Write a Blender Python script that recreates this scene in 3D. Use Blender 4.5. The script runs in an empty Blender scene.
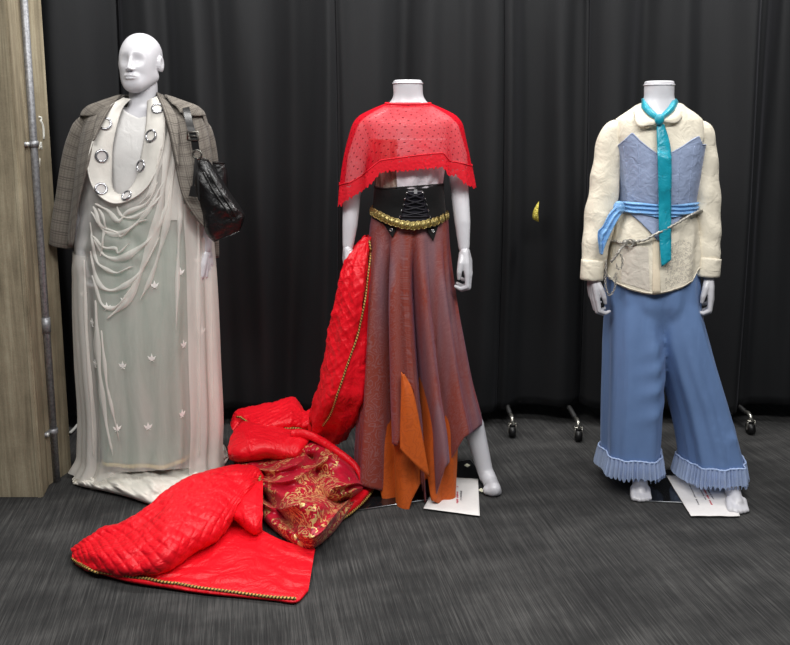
import bpy, bmesh, math, random
import numpy as np
from mathutils import Vector, Matrix, noise
from mathutils.bvhtree import BVHTree
random.seed(7)
D = bpy.data
C = bpy.context.scene.collection
PI = math.pi
# ------------------------------------------------------------------ camera
F, CX, CY, H = 800.0, 395.0, 238.5, 1.45
PIT = math.radians(8.77)
FW = Vector((0, math.cos(PIT), -math.sin(PIT)))
UP = Vector((0, math.sin(PIT), math.cos(PIT)))
EYE = Vector((0, 0, H))
def ray(px, py):
    return FW + Vector((1, 0, 0)) * ((px - CX) / F) + UP * ((CY - py) / F)
def P(px, py, Y):                       # photo point -> place on the upright plane at distance Y
    d = ray(px, py); return EYE + d * (Y / d.y)
def G(px, py, z=0.0):                   # photo point -> place at height z
    d = ray(px, py); return EYE + d * ((z - H) / d.z)
def proj(p):
    v = Vector(p) - EYE; w = v.dot(FW)
    return CX + F * v.x / w, CY - F * v.dot(UP) / w
def setup_camera():
    cd = D.cameras.new('camera'); co = D.objects.new('camera', cd); C.objects.link(co)
    co.location = EYE; co.rotation_euler = (PI / 2 - PIT, 0, 0)
    cd.sensor_width = 36; cd.lens = F / 790 * 36; cd.shift_y = -(322.5 - CY) / 790
    cd.clip_start = .05
    bpy.context.scene.camera = co
setup_camera()
# ------------------------------------------------------------------ objects
def origin_of(o):
    v = Vector((0, 0, 0))
    while o is not None:
        v += o.location; o = o.parent
    return v
def tag(o, label=None, cat=None, group=None, kind=None):
    if label: o['label'] = label
    if cat: o['category'] = cat
    if group: o['group'] = group
    if kind: o['kind'] = kind
    return o
def thing(name, label, cat, loc, group=None):
    o = D.objects.new(name, None); C.objects.link(o); o.location = loc; o.empty_display_size = .05
    return tag(o, label, cat, group)
def make(name, geo, mat, parent=None, smooth=True, solid=0.0, base=None):
    """geo = (verts in world space, faces, uvs per vertex or None)"""
    vs, fs, uv = geo
    me = D.meshes.new(name)
    off = origin_of(parent) if parent else Vector((0, 0, 0))
    if parent is None:
        a = np.array([tuple(v) for v in vs]); lo, hi = a.min(0), a.max(0)
        off = Vector(((lo[0] + hi[0]) / 2, (lo[1] + hi[1]) / 2, lo[2])) if base is None else Vector(base)
    me.from_pydata([tuple(Vector(v) - off) for v in vs], [], fs)
    if uv is not None:
        l = me.uv_layers.new(name='UVMap')
        idx = np.empty(len(me.loops), dtype=np.int64); me.loops.foreach_get('vertex_index', idx)
        l.data.foreach_set('uv', np.asarray(uv, dtype=np.float32)[idx].ravel())
    me.validate(); 
    if smooth: me.polygons.foreach_set('use_smooth', [True] * len(me.polygons))
    for m in (mat if isinstance(mat, (list, tuple)) else [mat]): me.materials.append(m)
    o = D.objects.new(name, me); C.objects.link(o)
    if parent: o.parent = parent
    else: o.location = off
    if solid:
        md = o.modifiers.new('thick', 'SOLIDIFY'); md.thickness = solid; md.offset = 0
    return o
def inst(name, me, mw, parent):
    o = D.objects.new(name, me); C.objects.link(o); o.parent = parent
    m = mw.copy(); m.translation = m.translation - origin_of(parent)
    o.matrix_local = m
    return o
def join(*geos):
    V, Fc, U = [], [], []
    for vs, fs, uv in geos:
        k = len(V); V += list(vs); Fc += [tuple(i + k for i in f) for f in fs]
        U += list(uv) if uv is not None else [(v[0], v[2]) for v in vs]
    return V, Fc, U
def bvh_of(*geos):
    vs, fs, _ = join(*geos)
    return BVHTree.FromPolygons([tuple(v) for v in vs], fs)
def hit(px, py, bvh, off=0.0):
    d = ray(px, py).normalized(); r = bvh.ray_cast(EYE, d)
    if r[0] is None: return None, None
    n = r[1]
    if n.dot(d) > 0: n = -n
    return r[0] + n * off, n
# ------------------------------------------------------------------ curves
def interp_tab(keys, n=400):
    """smooth (monotone cubic) table over the first column"""
    k = np.array(keys, float); x = k[:, 0]; xs = np.linspace(x[0], x[-1], n); out = [xs]
    for c in range(1, k.shape[1]):
        y = k[:, c]; h = np.diff(x); d = np.diff(y) / h; m = np.zeros_like(y)
        if len(x) > 2:
            for i in range(1, len(x) - 1):
                if d[i - 1] * d[i] > 0:
                    w1 = 2 * h[i] + h[i - 1]; w2 = h[i] + 2 * h[i - 1]
                    m[i] = (w1 + w2) / (w1 / d[i - 1] + w2 / d[i])
        m[0] = d[0]; m[-1] = d[-1]
        i = np.clip(np.searchsorted(x, xs, side='right') - 1, 0, len(h) - 1)
        t = (xs - x[i]) / h[i]
        out.append((2 * t**3 - 3 * t**2 + 1) * y[i] + (t**3 - 2 * t**2 + t) * h[i] * m[i] + (-2 * t**3 + 3 * t**2) * y[i + 1] + (t**3 - t**2) * h[i] * m[i + 1])
    return out
def path(pts, n):
    """Catmull-Rom through points, resampled to n"""
    p = [np.array(tuple(q), float) for q in pts]; p = [2 * p[0] - p[1]] + p + [2 * p[-1] - p[-2]]
    out = []; segs = len(p) - 3
    for i in range(n):
        u = i / (n - 1) * segs; s = min(int(u), segs - 1); t = u - s
        a, b, c, d = p[s:s + 4]
        out.append(.5 * (2 * b + (c - a) * t + (2 * a - 5 * b + 4 * c - d) * t * t + (3 * b - a - 3 * c + d) * t**3))
    return out
def arc(pts3):
    L = [0.0]
    for a, b in zip(pts3[:-1], pts3[1:]): L.append(L[-1] + float(np.linalg.norm(np.array(tuple(b)) - np.array(tuple(a)))))
    return L
def grid_geo(rows, closed=False, uv=None):
    """rows: list of equal-length point lists"""
    n = len(rows[0]); vs = [tuple(p) for r in rows for p in r]; fs = []
    for i in range(len(rows) - 1):
        for j in range(n if closed else n - 1):
            k = (j + 1) % n
            fs.append((i * n + j, i * n + k, (i + 1) * n + k, (i + 1) * n + j))
    if uv is None:
        uv = []
        cl = [0.0] * n
        for i, r in enumerate(rows):
            if i: 
                for j in range(n): cl[j] += (Vector(r[j]) - Vector(rows[i - 1][j])).length
            L = arc(r); uv += [(L[j], cl[j]) for j in range(n)]
    return vs, fs, uv
def tube(pts, rad, n=10, caps=True, twist=None, flat=None):
    """round tube through pts; rad number or list; flat=(nx,ny,nz): rings squeezed along that direction by rad2"""
    pts = [Vector(p) for p in pts]; m = len(pts); rows = []; prev = None
    for i, p in enumerate(pts):
        t = (pts[min(i + 1, m - 1)] - pts[max(i - 1, 0)]).normalized()
        if prev is None:
            a = Vector((0, 1, 0)) if abs(t.y) < .9 else Vector((1, 0, 0))
            a = (a - t * a.dot(t)).normalized()
        else: a = (prev - t * prev.dot(t)).normalized()
        prev = a; b = t.cross(a)
        r = rad[i] if isinstance(rad, list) else rad
        ra, rb = r if isinstance(r, (list, tuple)) else (r, r)
        row = []
        for k in range(n):
            th = 2 * PI * k / n
            s = 1.0 if twist is None else twist(i, th)
            row.append(p + a * (ra * s * math.cos(th)) + b * (rb * s * math.sin(th)))
        rows.append(row)
    L = arc(pts)
    uv = [(k / n, L[i]) for i in range(m) for k in range(n)]
    g = grid_geo(rows, True, uv)
    if caps:
        vs, fs, uv = g; fs = list(fs); fs.append(tuple(range(n))[::-1]); fs.append(tuple(range((m - 1) * n, m * n))); g = (vs, fs, uv)
    return g
def ball(c, r, n=16, m=10, rot=None):
    c = Vector(c); rx, ry, rz = r if isinstance(r, (tuple, list)) else (r, r, r)
    rows = []
    for i in range(m + 1):
        f = PI * (i / m); f = min(max(f, 1e-3), PI - 1e-3); row = []
        for k in range(n):
            t = 2 * PI * k / n; v = Vector((rx * math.sin(f) * math.cos(t), ry * math.sin(f) * math.sin(t), rz * math.cos(f)))
            row.append(c + (rot @ v if rot else v))
        rows.append(row)
    vs, fs, uv = grid_geo(rows, True, [(0, 0)] * ((m + 1) * n)); fs = list(fs); fs.append(tuple(range(n))); fs.append(tuple(range(m * n, (m + 1) * n))[::-1])
    return vs, fs, uv
def chain(pts, rads):
    """closed capsule chain for remeshing"""
    gs = []
    for p, r in zip(pts, rads): gs.append(ball(p, r, 14, 8))
    for i in range(len(pts) - 1):
        if (Vector(pts[i + 1]) - Vector(pts[i])).length > 1e-4: gs.append(tube([pts[i], pts[i + 1]], [rads[i], rads[i + 1]], 14))
    return join(*gs)
def box(c, s, rot=None):
    c = Vector(c); vs = []
    for x in (-1, 1):
        for y in (-1, 1):
            for z in (-1, 1):
                v = Vector((x * s[0] / 2, y * s[1] / 2, z * s[2] / 2)); vs.append(c + (rot @ v if rot else v))
    return vs, [(0, 1, 3, 2), (4, 6, 7, 5), (0, 4, 5, 1), (2, 3, 7, 6), (0, 2, 6, 4), (1, 5, 7, 3)], [(v[0], v[1]) for v in vs]
def prism(poly, vec):
    """closed slab from a flat outline"""
    n = len(poly); vec = Vector(vec); vs = [Vector(p) for p in poly] + [Vector(p) + vec for p in poly]
    fs = [tuple(range(n))[::-1], tuple(range(n, 2 * n))] + [(i, (i + 1) % n, (i + 1) % n + n, i + n) for i in range(n)]
    return vs, fs, [(v.x, v.y) for v in vs]
def remesh(geo, voxel, smooth_it=4, fac=.5):
    vs, fs, _ = geo
    me = D.meshes.new('tmp'); me.from_pydata([tuple(v) for v in vs], [], fs); me.validate()
    bm = bmesh.new(); bm.from_mesh(me); bmesh.ops.recalc_face_normals(bm, faces=bm.faces); bm.to_mesh(me); bm.free()
    o = D.objects.new('tmp', me); C.objects.link(o)
    m = o.modifiers.new('r', 'REMESH'); m.mode = 'VOXEL'; m.voxel_size = voxel
    s = o.modifiers.new('s', 'SMOOTH'); s.factor = fac; s.iterations = smooth_it
    dg = bpy.context.evaluated_depsgraph_get(); ev = o.evaluated_get(dg); m2 = ev.to_mesh()
    V = [v.co.copy() for v in m2.vertices]; Fc = [tuple(p.vertices) for p in m2.polygons]
    ev.to_mesh_clear(); D.objects.remove(o); D.meshes.remove(me)
    return V, Fc, [(v.x, v.z) for v in V]
# ------------------------------------------------------------------ lofted surfaces traced from measured outlines
class Surf:
    def __init__(s, keys, Y, expo=2.3, fold=None):
        keys = [tuple(k) + (0.0,) * (5 - len(k)) for k in keys]
        s.tab = interp_tab(keys); s.Y = Y; s.e = 2.0 / expo; s.fold = fold; s.v0 = keys[0][0]; s.v1 = keys[-1][0]
    def pt(s, th, v, off=0.0):
        t = s.tab; xl, xr, b, dy = (float(np.interp(v, t[0], t[i])) for i in (1, 2, 3, 4))
        L = P(xl, v, s.Y + dy); R = P(xr, v, s.Y + dy); c = (L + R) / 2; a = (R.x - L.x) / 2
        co, si = math.cos(th), math.sin(th)
        f = off + (s.fold(th, v) if s.fold else 0.0)
        x = math.copysign(abs(co) ** s.e, co) * (a + f); y = math.copysign(abs(si) ** s.e, si) * (b + f)
        return Vector((c.x + x, c.y + y, c.z))
    def find(s, th, fn, off=0.0, lo=None, hi=None):
        """v at which the surface line th meets the outline fn(px)->py (front half; the back mirrors the front)"""
        th2 = -abs(((th + PI) % (2 * PI)) - PI)
        lo = s.v0 if lo is None else lo; hi = s.v1 if hi is None else hi
        best, bv = 1e9, lo
        for v in np.linspace(lo, hi, 60):
            px, py = proj(s.pt(th2, v, off)); d = abs(py - fn(px))
            if d < best: best, bv = d, v
        h = (hi - lo) / 59
        for v in np.linspace(bv - h, bv + h, 21):
            if v < s.v0 or v > s.v1: continue
            px, py = proj(s.pt(th2, v, off)); d = abs(py - fn(px))
            if d < best: best, bv = d, v
        return bv
    def geo(s, n=120, m=60, th0=-PI, th1=PI, top=None, bot=None, off=0.0, cap=False, power=1.0):
        closed = abs(th1 - th0 - 2 * PI) < 1e-6
        ths = [th0 + (th1 - th0) * i / (n if closed else n - 1) for i in range(n)]
        tv = [s.v0 if top is None else (s.find(t, top, off) if callable(top) else top) for t in ths]
        bv = [s.v1 if bot is None else (s.find(t, bot, off) if callable(bot) else bot) for t in ths]
        rows = []
        for i in range(m):
            k = (i / (m - 1)) ** power
            rows.append([s.pt(ths[j], tv[j] + (bv[j] - tv[j]) * k, off) for j in range(n)])
        g = grid_geo(rows, closed)
        if cap:
            vs, fs, uv = g; fs = list(fs); fs.append(tuple(range(n))); fs.append(tuple(range((m - 1) * n, m * n))[::-1]); g = (vs, fs, uv)
        return g
def pl(pts):
    xs = [p[0] for p in pts]; ys = [p[1] for p in pts]
    return lambda x: float(np.interp(x, xs, ys))
def nz(x, y=0.0, z=0.0): return noise.noise(Vector((x, y, z)))
def relief(T, B, zt, zb=0.0, nu=90, ns=40, prof=2.2, wob=None, back=True):
    """a lump of cloth on the floor: T far/top outline and B near/bottom outline as seen, with the heights there;
    continues over the top and down to the floor behind"""
    T = path(T, nu); B = path(B, nu)
    ztl = [float(np.interp(i / (nu - 1), np.linspace(0, 1, len(zt)), zt)) for i in range(nu)]
    zbl = [zb] * nu if not isinstance(zb, (list, tuple)) else [float(np.interp(i / (nu - 1), np.linspace(0, 1, len(zb)), zb)) for i in range(nu)]
    rows = []
    for i in range(ns):
        s = i / (ns - 1); row = []
        for j in range(nu):
            q = B[j] * (1 - s) + T[j] * s
            k = (1 - (1 - s) ** prof) ** (1 / prof)
            z = zbl[j] + (ztl[j] - zbl[j]) * k
            if wob: z = max(.004, z + wob(j / (nu - 1), s) * min(1, 4 * s + .1))
            row.append(G(q[0], q[1], z))
        rows.append(row)
    if back:
        top = rows[-1]
        for i in range(1, 9):
            a = i / 8 * PI / 2
            rows.append([Vector((p.x * (1 + .0), p.y + max(p.z, .01) * .8 * math.sin(a), max(.002, p.z * math.cos(a)))) for p in top])
    return grid_geo(rows)
def split(geo, pred):
    vs, fs, uv = geo; out = []
    for want in (True, False):
        used = {}; V, U, Fc = [], [], []
        for f in fs:
            c = sum((Vector(vs[i]) for i in f), Vector()) / len(f)
            if bool(pred(*proj(c), c)) != want: continue
            nf = []
            for i in f:
                if i not in used: used[i] = len(V); V.append(vs[i]); U.append(uv[i])
                nf.append(used[i])
            Fc.append(tuple(nf))
        out.append((V, Fc, U))
    return out
def displace(geo, fn):
    """move vertices along normals by fn(i, co, uv)"""
    vs, fs, uv = geo; nrm = [Vector() for _ in vs]
    for f in fs:
        a, b, c = (Vector(vs[i]) for i in (f[0], f[1], f[2])); n = (b - a).cross(c - a)
        for i in f: nrm[i] += n
    return [Vector(v) + nrm[i].normalized() * fn(i, Vector(v), uv[i]) if nrm[i].length > 0 else Vector(v) for i, v in enumerate(vs)], fs, uv
def rope(pts, r, pitch=.016, n=8, step=.004):
    """twisted braid"""
    L = arc(pts); m = max(12, int(L[-1] / step)); pp = []
    arr = np.array([tuple(p) for p in pts])
    for i in range(m):
        s = L[-1] * i / (m - 1); pp.append(Vector([np.interp(s, L, arr[:, k]) for k in range(3)]))
    ds = L[-1] / (m - 1)
    return tube(pp, r, n, True, lambda i, th: 1 + .28 * math.cos(2 * (th - 2 * PI * i * ds / (2 * pitch))))
# ------------------------------------------------------------------ materials
def lin(c):
    return tuple(((v / 255) / 12.92 if v / 255 <= .04045 else ((v / 255 + .055) / 1.055) ** 2.4) for v in c[:3]) + (1,)
class NT:
    def __init__(s, name):
        s.m = D.materials.new(name); s.m.use_nodes = True; s.t = s.m.node_tree; s.t.nodes.clear()
        s.out = s.t.nodes.new('ShaderNodeOutputMaterial')
    def n(s, ty, **kw):
        x = s.t.nodes.new(ty)
        for k, v in kw.items(): setattr(x, k, v)
        return x
    def set(s, sock, v):
        if isinstance(v, bpy.types.NodeSocket): s.t.links.new(v, sock)
        else: sock.default_value = v
    def math(s, op, a, b=0.0, clamp=False):
        x = s.n('ShaderNodeMath', operation=op, use_clamp=clamp); s.set(x.inputs[0], a); s.set(x.inputs[1], b); return x.outputs[0]
    def uv(s, sc=(1, 1, 1), rot=0.0):
        c = s.n('ShaderNodeTexCoord'); mp = s.n('ShaderNodeMapping'); s.t.links.new(c.outputs['UV'], mp.inputs[0])
        mp.inputs['Scale'].default_value = sc; mp.inputs['Rotation'].default_value = (0, 0, rot); return mp.outputs[0]
    def obj(s, sc=(1, 1, 1)):
        c = s.n('ShaderNodeTexCoord'); mp = s.n('ShaderNodeMapping'); s.t.links.new(c.outputs['Object'], mp.inputs[0])
        mp.inputs['Scale'].default_value = sc; return mp.outputs[0]
    def xyz(s, v):
        x = s.n('ShaderNodeSeparateXYZ'); s.t.links.new(v, x.inputs[0]); return x.outputs
    def noise(s, vec, scale, detail=3, rough=.55, dist=0.0):
        x = s.n('ShaderNodeTexNoise'); s.t.links.new(vec, x.inputs['Vector']); x.inputs['Scale'].default_value = scale
        x.inputs['Detail'].default_value = detail; x.inputs['Roughness'].default_value = rough; x.inputs['Distortion'].default_value = dist
        return x.outputs['Fac']
    def vor(s, vec, scale, feature='F1', rnd=1.0):
        x = s.n('ShaderNodeTexVoronoi', feature=feature); s.t.links.new(vec, x.inputs['Vector']); x.inputs['Scale'].default_value = scale
        x.inputs['Randomness'].default_value = rnd; return x.outputs['Distance']
    def wave(s, vec, scale, dist=0.0, dscale=1.0, dirn='X', kind='BANDS'):
        x = s.n('ShaderNodeTexWave', wave_type=kind); 
        if kind == 'BANDS': x.bands_direction = dirn
        s.t.links.new(vec, x.inputs['Vector']); x.inputs['Scale'].default_value = scale; x.inputs['Distortion'].default_value = dist
        x.inputs['Detail Scale'].default_value = dscale; return x.outputs['Fac']
    def ramp(s, f, stops):
        x = s.n('ShaderNodeValToRGB'); s.t.links.new(f, x.inputs[0]); e = x.color_ramp.elements
        while len(e) < len(stops): e.new(.5)
        for k, (p, c) in zip(e, stops): k.position = p; k.color = c
        return x.outputs[0]
    def mix(s, f, a, b):
        x = s.n('ShaderNodeMix', data_type='RGBA'); s.set(x.inputs[0], f); s.set(x.inputs[6], a); s.set(x.inputs[7], b); return x.outputs[2]
    def bump(s, h, strength=.3, dist=.004):
        x = s.n('ShaderNodeBump'); s.t.links.new(h, x.inputs['Height']); x.inputs['Strength'].default_value = strength; x.inputs['Distance'].default_value = dist; return x.outputs[0]
    def bsdf(s, col, rough=.7, metal=0.0, spec=.3, sheen=0.0, sheencol=None, normal=None, coat=0.0, link=True, sss=0.0):
        b = s.n('ShaderNodeBsdfPrincipled'); s.set(b.inputs['Base Color'], col); s.set(b.inputs['Roughness'], rough); s.set(b.inputs['Metallic'], metal)
        b.inputs['Specular IOR Level'].default_value = spec; b.inputs['Sheen Weight'].default_value = sheen
        if sheencol: b.inputs['Sheen Tint'].default_value = sheencol
        b.inputs['Sheen Roughness'].default_value = .4
        b.inputs['Coat Weight'].default_value = coat; b.inputs['Coat Roughness'].default_value = .08
        if normal is not None: s.t.links.new(normal, b.inputs['Normal'])
        if link: s.t.links.new(b.outputs[0], s.out.inputs[0])
        return b.outputs[0]
    def cloth(s, col, opac, trans=.35, normal=None):
        """see-through fabric: opac may be a socket"""
        d = s.n('ShaderNodeBsdfDiffuse'); s.set(d.inputs[0], col); t = s.n('ShaderNodeBsdfTranslucent'); s.set(t.inputs[0], col)
        if normal is not None: s.t.links.new(normal, d.inputs['Normal'])
        a = s.n('ShaderNodeMixShader'); a.inputs[0].default_value = trans; s.t.links.new(d.outputs[0], a.inputs[1]); s.t.links.new(t.outputs[0], a.inputs[2])
        tr = s.n('ShaderNodeBsdfTransparent'); b = s.n('ShaderNodeMixShader'); s.set(b.inputs[0], opac)
        s.t.links.new(tr.outputs[0], b.inputs[1]); s.t.links.new(a.outputs[0], b.inputs[2]); s.t.links.new(b.outputs[0], s.out.inputs[0])
def fabric(name, col, rough=.8, weave=900, bump=.15, sheen=.0, sheencol=None, spec=.2, var=.08, wr=14, wrs=.35):
    t = NT(name); o = t.obj()
    w = t.noise(o, weave, 2); big = t.noise(o, wr, 3, .5, .6)
    c = lin(col); dk = tuple(v * (1 - var) for v in c[:3]) + (1,); lt = tuple(min(1, v * (1 + var)) for v in c[:3]) + (1,)
    n = t.bump(t.math('ADD', t.math('MULTIPLY', big, wrs * 4), t.math('MULTIPLY', w, bump)), .5, .006)
    t.bsdf(t.mix(t.noise(o, 30, 3), dk, lt), rough, 0, spec, sheen, sheencol, n)
    return t.m
def plain(name, col, rough=.5, metal=0.0, spec=.5, coat=0.0, scale=60, var=.05, bump=.03):
    t = NT(name); o = t.obj(); f = t.noise(o, scale, 3); c = lin(col)
    dk = tuple(v * (1 - var) for v in c[:3]) + (1,); lt = tuple(min(1, v * (1 + var)) for v in c[:3]) + (1,)
    t.bsdf(t.mix(f, dk, lt), rough, metal, spec, 0, None, t.bump(f, bump, .002), coat)
    return t.m
# ================================================================== setting
def mat_carpet():
    t = NT('carpet'); o = t.obj()
    def rt(sc):      # the pile runs about ten degrees off the line of view
        r = t.n('ShaderNodeVectorRotate', rotation_type='Z_AXIS'); t.t.links.new(o, r.inputs['Vector']); r.inputs['Angle'].default_value = math.radians(-11)
        m = t.n('ShaderNodeMapping'); t.t.links.new(r.outputs[0], m.inputs[0]); m.inputs['Scale'].default_value = sc; return m.outputs[0]
    x = t.n('ShaderNodeTexBrick'); t.t.links.new(rt((1, 1, 1)), x.inputs['Vector'])
    x.offset = .5; x.inputs['Scale'].default_value = 1.0; x.inputs['Brick Width'].default_value = .25; x.inputs['Row Height'].default_value = 1.0
    x.inputs['Mortar Size'].default_value = .0; x.inputs['Color1'].default_value = (0, 0, 0, 1); x.inputs['Color2'].default_value = (1, 1, 1, 1)
    st = t.noise(rt((130, 2.2, 1)), 1, 3, .65); st2 = t.noise(rt((420, 9, 1)), 1, 2, .6); bl = t.noise(rt((3.2, 7, 1)), 1, 3, .55)
    f = t.math('ADD', t.math('MULTIPLY', st, .42), t.math('ADD', t.math('MULTIPLY', st2, .42), t.math('MULTIPLY', bl, .36)))
    f = t.math('ADD', f, t.math('MULTIPLY', x.outputs['Color'], .03))
    c = t.ramp(f, [(.42, lin((36, 36, 37))), (.60, lin((57, 57, 57))), (.78, lin((88, 87, 86)))])
    t.bsdf(c, .95, 0, .1, 0, None, t.bump(t.noise(o, 500, 2), .5, .004)); return t.m
def mat_concrete():
    t = NT('board_marked_concrete'); o = t.obj()
    g = t.noise(t.obj((26, 26, 1.3)), 1.6, 5, .65, .4); b = t.noise(o, 5, 4, .6); fine = t.noise(o, 180, 3)
    f = t.math('ADD', t.math('MULTIPLY', g, .6), t.math('ADD', t.math('MULTIPLY', b, .35), t.math('MULTIPLY', fine, .12)))
    c = t.ramp(f, [(.36, lin((108, 99, 82))), (.55, lin((150, 139, 117))), (.72, lin((184, 174, 150)))])
    t.bsdf(c, .88, 0, .2, 0, None, t.bump(f, .5, .006)); return t.m
M_CONC = mat_concrete()
M_CURT = None
def mat_curtain():
    t = NT('black_drape'); o = t.obj()
    c = t.mix(t.noise(o, 3, 3), lin((24, 25, 27)), lin((30, 31, 33)))
    t.bsdf(c, .72, 0, .25, .10, lin((150, 150, 160)), t.bump(t.math('ADD', t.math('MULTIPLY', t.noise(t.obj((9, 9, 2)), 1, 4), 1.0), t.math('MULTIPLY', t.noise(o, 700, 2), .06)), .35, .01)); return t.m
M_CURT = mat_curtain()
M_BLACK = plain('matt_black', (16, 16, 17), .6)
M_WALL = plain('dark_wall', (20, 20, 22), .9, 0, .1)
fl = make('floor', ([(-4.2, -3, 0), (4.2, -3, 0), (4.2, 5, 0), (-4.2, 5, 0)], [(0, 1, 2, 3)], [(0, 0), (1, 0), (1, 1), (0, 1)]), mat_carpet(), base=(0, 0, 0)); tag(fl, kind='structure')
wb = make('wall_back', box((0, 4.65, 1.55), (8.4, .1, 3.1)), M_WALL, smooth=False); tag(wb, kind='structure')
for nm, x in (('wall_left', -4.15), ('wall_right', 4.15)): tag(make(nm, box((x, .8, 1.55), (.1, 7.6, 3.1)), M_WALL, smooth=False), kind='structure')
# ---- concrete column: square with a chamfered corner
a = G(8, 498.5); c1 = G(43, 497); c2 = G(52, 485); c3 = G(72, 470)
c2.x -= .0115; c3.x -= .002
colpoly = [Vector((-2.0, c1.y, 0)), Vector((c1.x, c1.y, 0)), Vector((c2.x, c2.y, 0)), Vector((c3.x, c3.y, 0)), Vector((-2.0, c3.y, 0))]
col = thing('concrete_column', None, None, (c1.x - .2, (c1.y + c3.y) / 2, 0)); tag(col, kind='structure')
make('shaft', prism(colpoly, (0, 0, 2.6)), M_CONC, col, False)
cx = c2.x
# board seams and a lighter fillet strip left by the formwork
make('board_ridge', box((c1.x - .012, c1.y - .001, 1.3), (.012, .006, 2.6)), M_CONC, col, False)
make('board_ridge', box((c2.x - .016, (c1.y + c2.y) / 2 - .002, 1.3), (.008, .008, 2.6), Matrix.Rotation(.9, 3, 'Z')), M_CONC, col, False)
M_PAINT = plain('white_paint', (226, 226, 218), .6)
def side(px, py):
    d = ray(px, py); nrm = Vector((c3.y - c2.y, -(c3.x - c2.x), 0)).normalized(); return EYE + d * ((Vector((c2.x, c2.y, H)) - EYE).dot(nrm) / d.dot(nrm)) + nrm * .001
gs = []
for st, r in ((((38.5, 117), (41, 118), (40.5, 121)), .004), (((40, 120), (42.3, 125), (43.2, 131), (43.5, 139)), .0045),
              (((39.2, 149.5), (40.2, 143), (41, 143), (41.6, 149.5)), .0025), (((39.7, 147), (41.3, 147)), .0025), (((39.6, 158), (39.5, 167)), .0015)):
    gs.append(tube([side(*q) for q in (path([(u[0], u[1]) for u in st], 10) if len(st) != 2 else st)], r, 6))
make('paint_drip', join(*gs), M_PAINT, col)
# conduit
pc = G(56.5, 481.5)
M_GALV = NT('galvanised_steel'); _f = M_GALV.noise(M_GALV.obj(), 90, 4, .7); M_GALV.bsdf(M_GALV.ramp(_f, [(.35, lin((124, 124, 128))), (.65, lin((172, 174, 178)))]), .5, .55, .5); M_GALV = M_GALV.m
con = thing('conduit_pipe', 'grey galvanised conduit pipe running up the concrete column', 'pipe', (cx + .0178, pc.y, 0))
px_ = cx + .0178
make('pipe', tube([(px_, pc.y, .002), (px_, pc.y, 1.3), (px_, pc.y, 2.55)], .0135, 16), M_GALV, con)
zc = P(50, 325, pc.y).z; make('coupling', tube([(px_, pc.y, zc - .03), (px_, pc.y, zc + .03)], .0165, 16), M_GALV, con)
for py in (144, 431):
    z = P(40, py, pc.y).z
    cl = make('clamp', join(tube([(px_, pc.y, z - .011), (px_, pc.y, z + .011)], .0175, 16), box((cx + .006, pc.y - .0, z), (.012, .02, .02)), box((cx + .004, pc.y - .026, z), (.008, .04, .016))), M_GALV, con)
    make('bolt', tube([(cx + .006, pc.y - .036, z), (cx + .016, pc.y - .036, z)], .008, 10), plain('bright_bolt%d' % py, (225, 225, 222), .35, .4), cl)
# ---- black drapes
def cfold(x, z):
    a = .056 * math.sin(11 * x + 2.6 * nz(x * 1.7, z * .25, 1) + 1) + .034 * math.sin(23 * x + 2.4 * nz(x * 2, z * .4, 3) + .4) + .008 * math.sin(47 * x + 3.0 * nz(x * 2, z * .6, 7))
    return a * (.65 + .35 * min(1, max(0, z))) + .02 * nz(x * 2.2, z * 2.1, 5) * max(0, .9 - z)
CY0 = 3.62
seams = [-1.98, -1.268, -.275, .47, .865, 1.60, 2.35]
lab = ['black drape nearest the concrete column, behind the plaid blazer', 'black drape between the bald mannequin and the red cape mannequin',
       'black drape directly behind the mannequin in the red lace cape', 'narrow black drape between the brocade skirt and the blue trousers outfit',
       'black drape directly behind the mannequin in blue trousers', 'rightmost black drape, beyond the blue trousers mannequin']
for i in range(6):
    x0, x1 = seams[i] + .0015, seams[i + 1] - .0015; rows = []
    n = int((x1 - x0) * 190)
    for k in range(56):
        z0 = k / 55; row = []
        for j in range(n + 1):
            x = x0 + (x1 - x0) * j / n; hem = .082 + .012 * math.sin(5 * x + i)
            z = hem + (2.45 - hem) * z0
            e = min(x - x0, x1 - x)
            row.append((x + .018 * math.sin(1.3 * z + x), CY0 + cfold(x, z) + .035 * math.exp(-(e / .022) ** 2) * (1 if i else .2), z))
        rows.append(row)
    o = make('black_drape', grid_geo(rows), M_CURT, solid=.004)
    tag(o, lab[i], 'curtain', 'black drapes hung behind the mannequins')
# ---- wheeled stands that carry the drapes: only the casters show below the hems
M_STEEL = plain('caster_steel', (190, 188, 180), .3, .9)
M_RUB = plain('caster_rubber', (18, 18, 19), .45)
def stand(px, py, label, style):
    w = G(px, py); r = .026
    t = thing('drape_stand', label, 'stand', (w.x, w.y + .25, 0), 'wheeled stands behind the black drapes')
    make('upright', tube([(w.x, w.y + .27, .05), (w.x, w.y + .27, 2.4)], .018, 12), M_BLACK, t)
    make('foot', join(tube([(w.x, w.y + .07, .083), (w.x, w.y + .5, .083)], .012, 10), box((w.x, w.y + .27, .07), (.06, .06, .05))), M_BLACK, t)
    c = make('caster', join(tube([(w.x, w.y + .06, .083), (w.x, w.y + .03, .09), (w.x, w.y + .006, .083), (w.x, w.y - .004, .06)], .009, 12),
                            box((w.x - .016, w.y, .045), (.004, .018, .045)), box((w.x + .016, w.y, .045), (.004, .018, .045)), box((w.x, w.y, .064), (.036, .018, .006))), M_STEEL, t)
    make('wheel', join(tube([(w.x - .013, w.y, r + .001), (w.x + .013, w.y, r + .001)], r, 22)), M_RUB, c)
    make('axle', tube([(w.x - .019, w.y, r), (w.x + .019, w.y, r)], .006, 10), M_STEEL, c)
stand(512, 437, 'wheeled drape stand whose caster peeks out beside the brocade skirt mannequin', 0)
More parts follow.
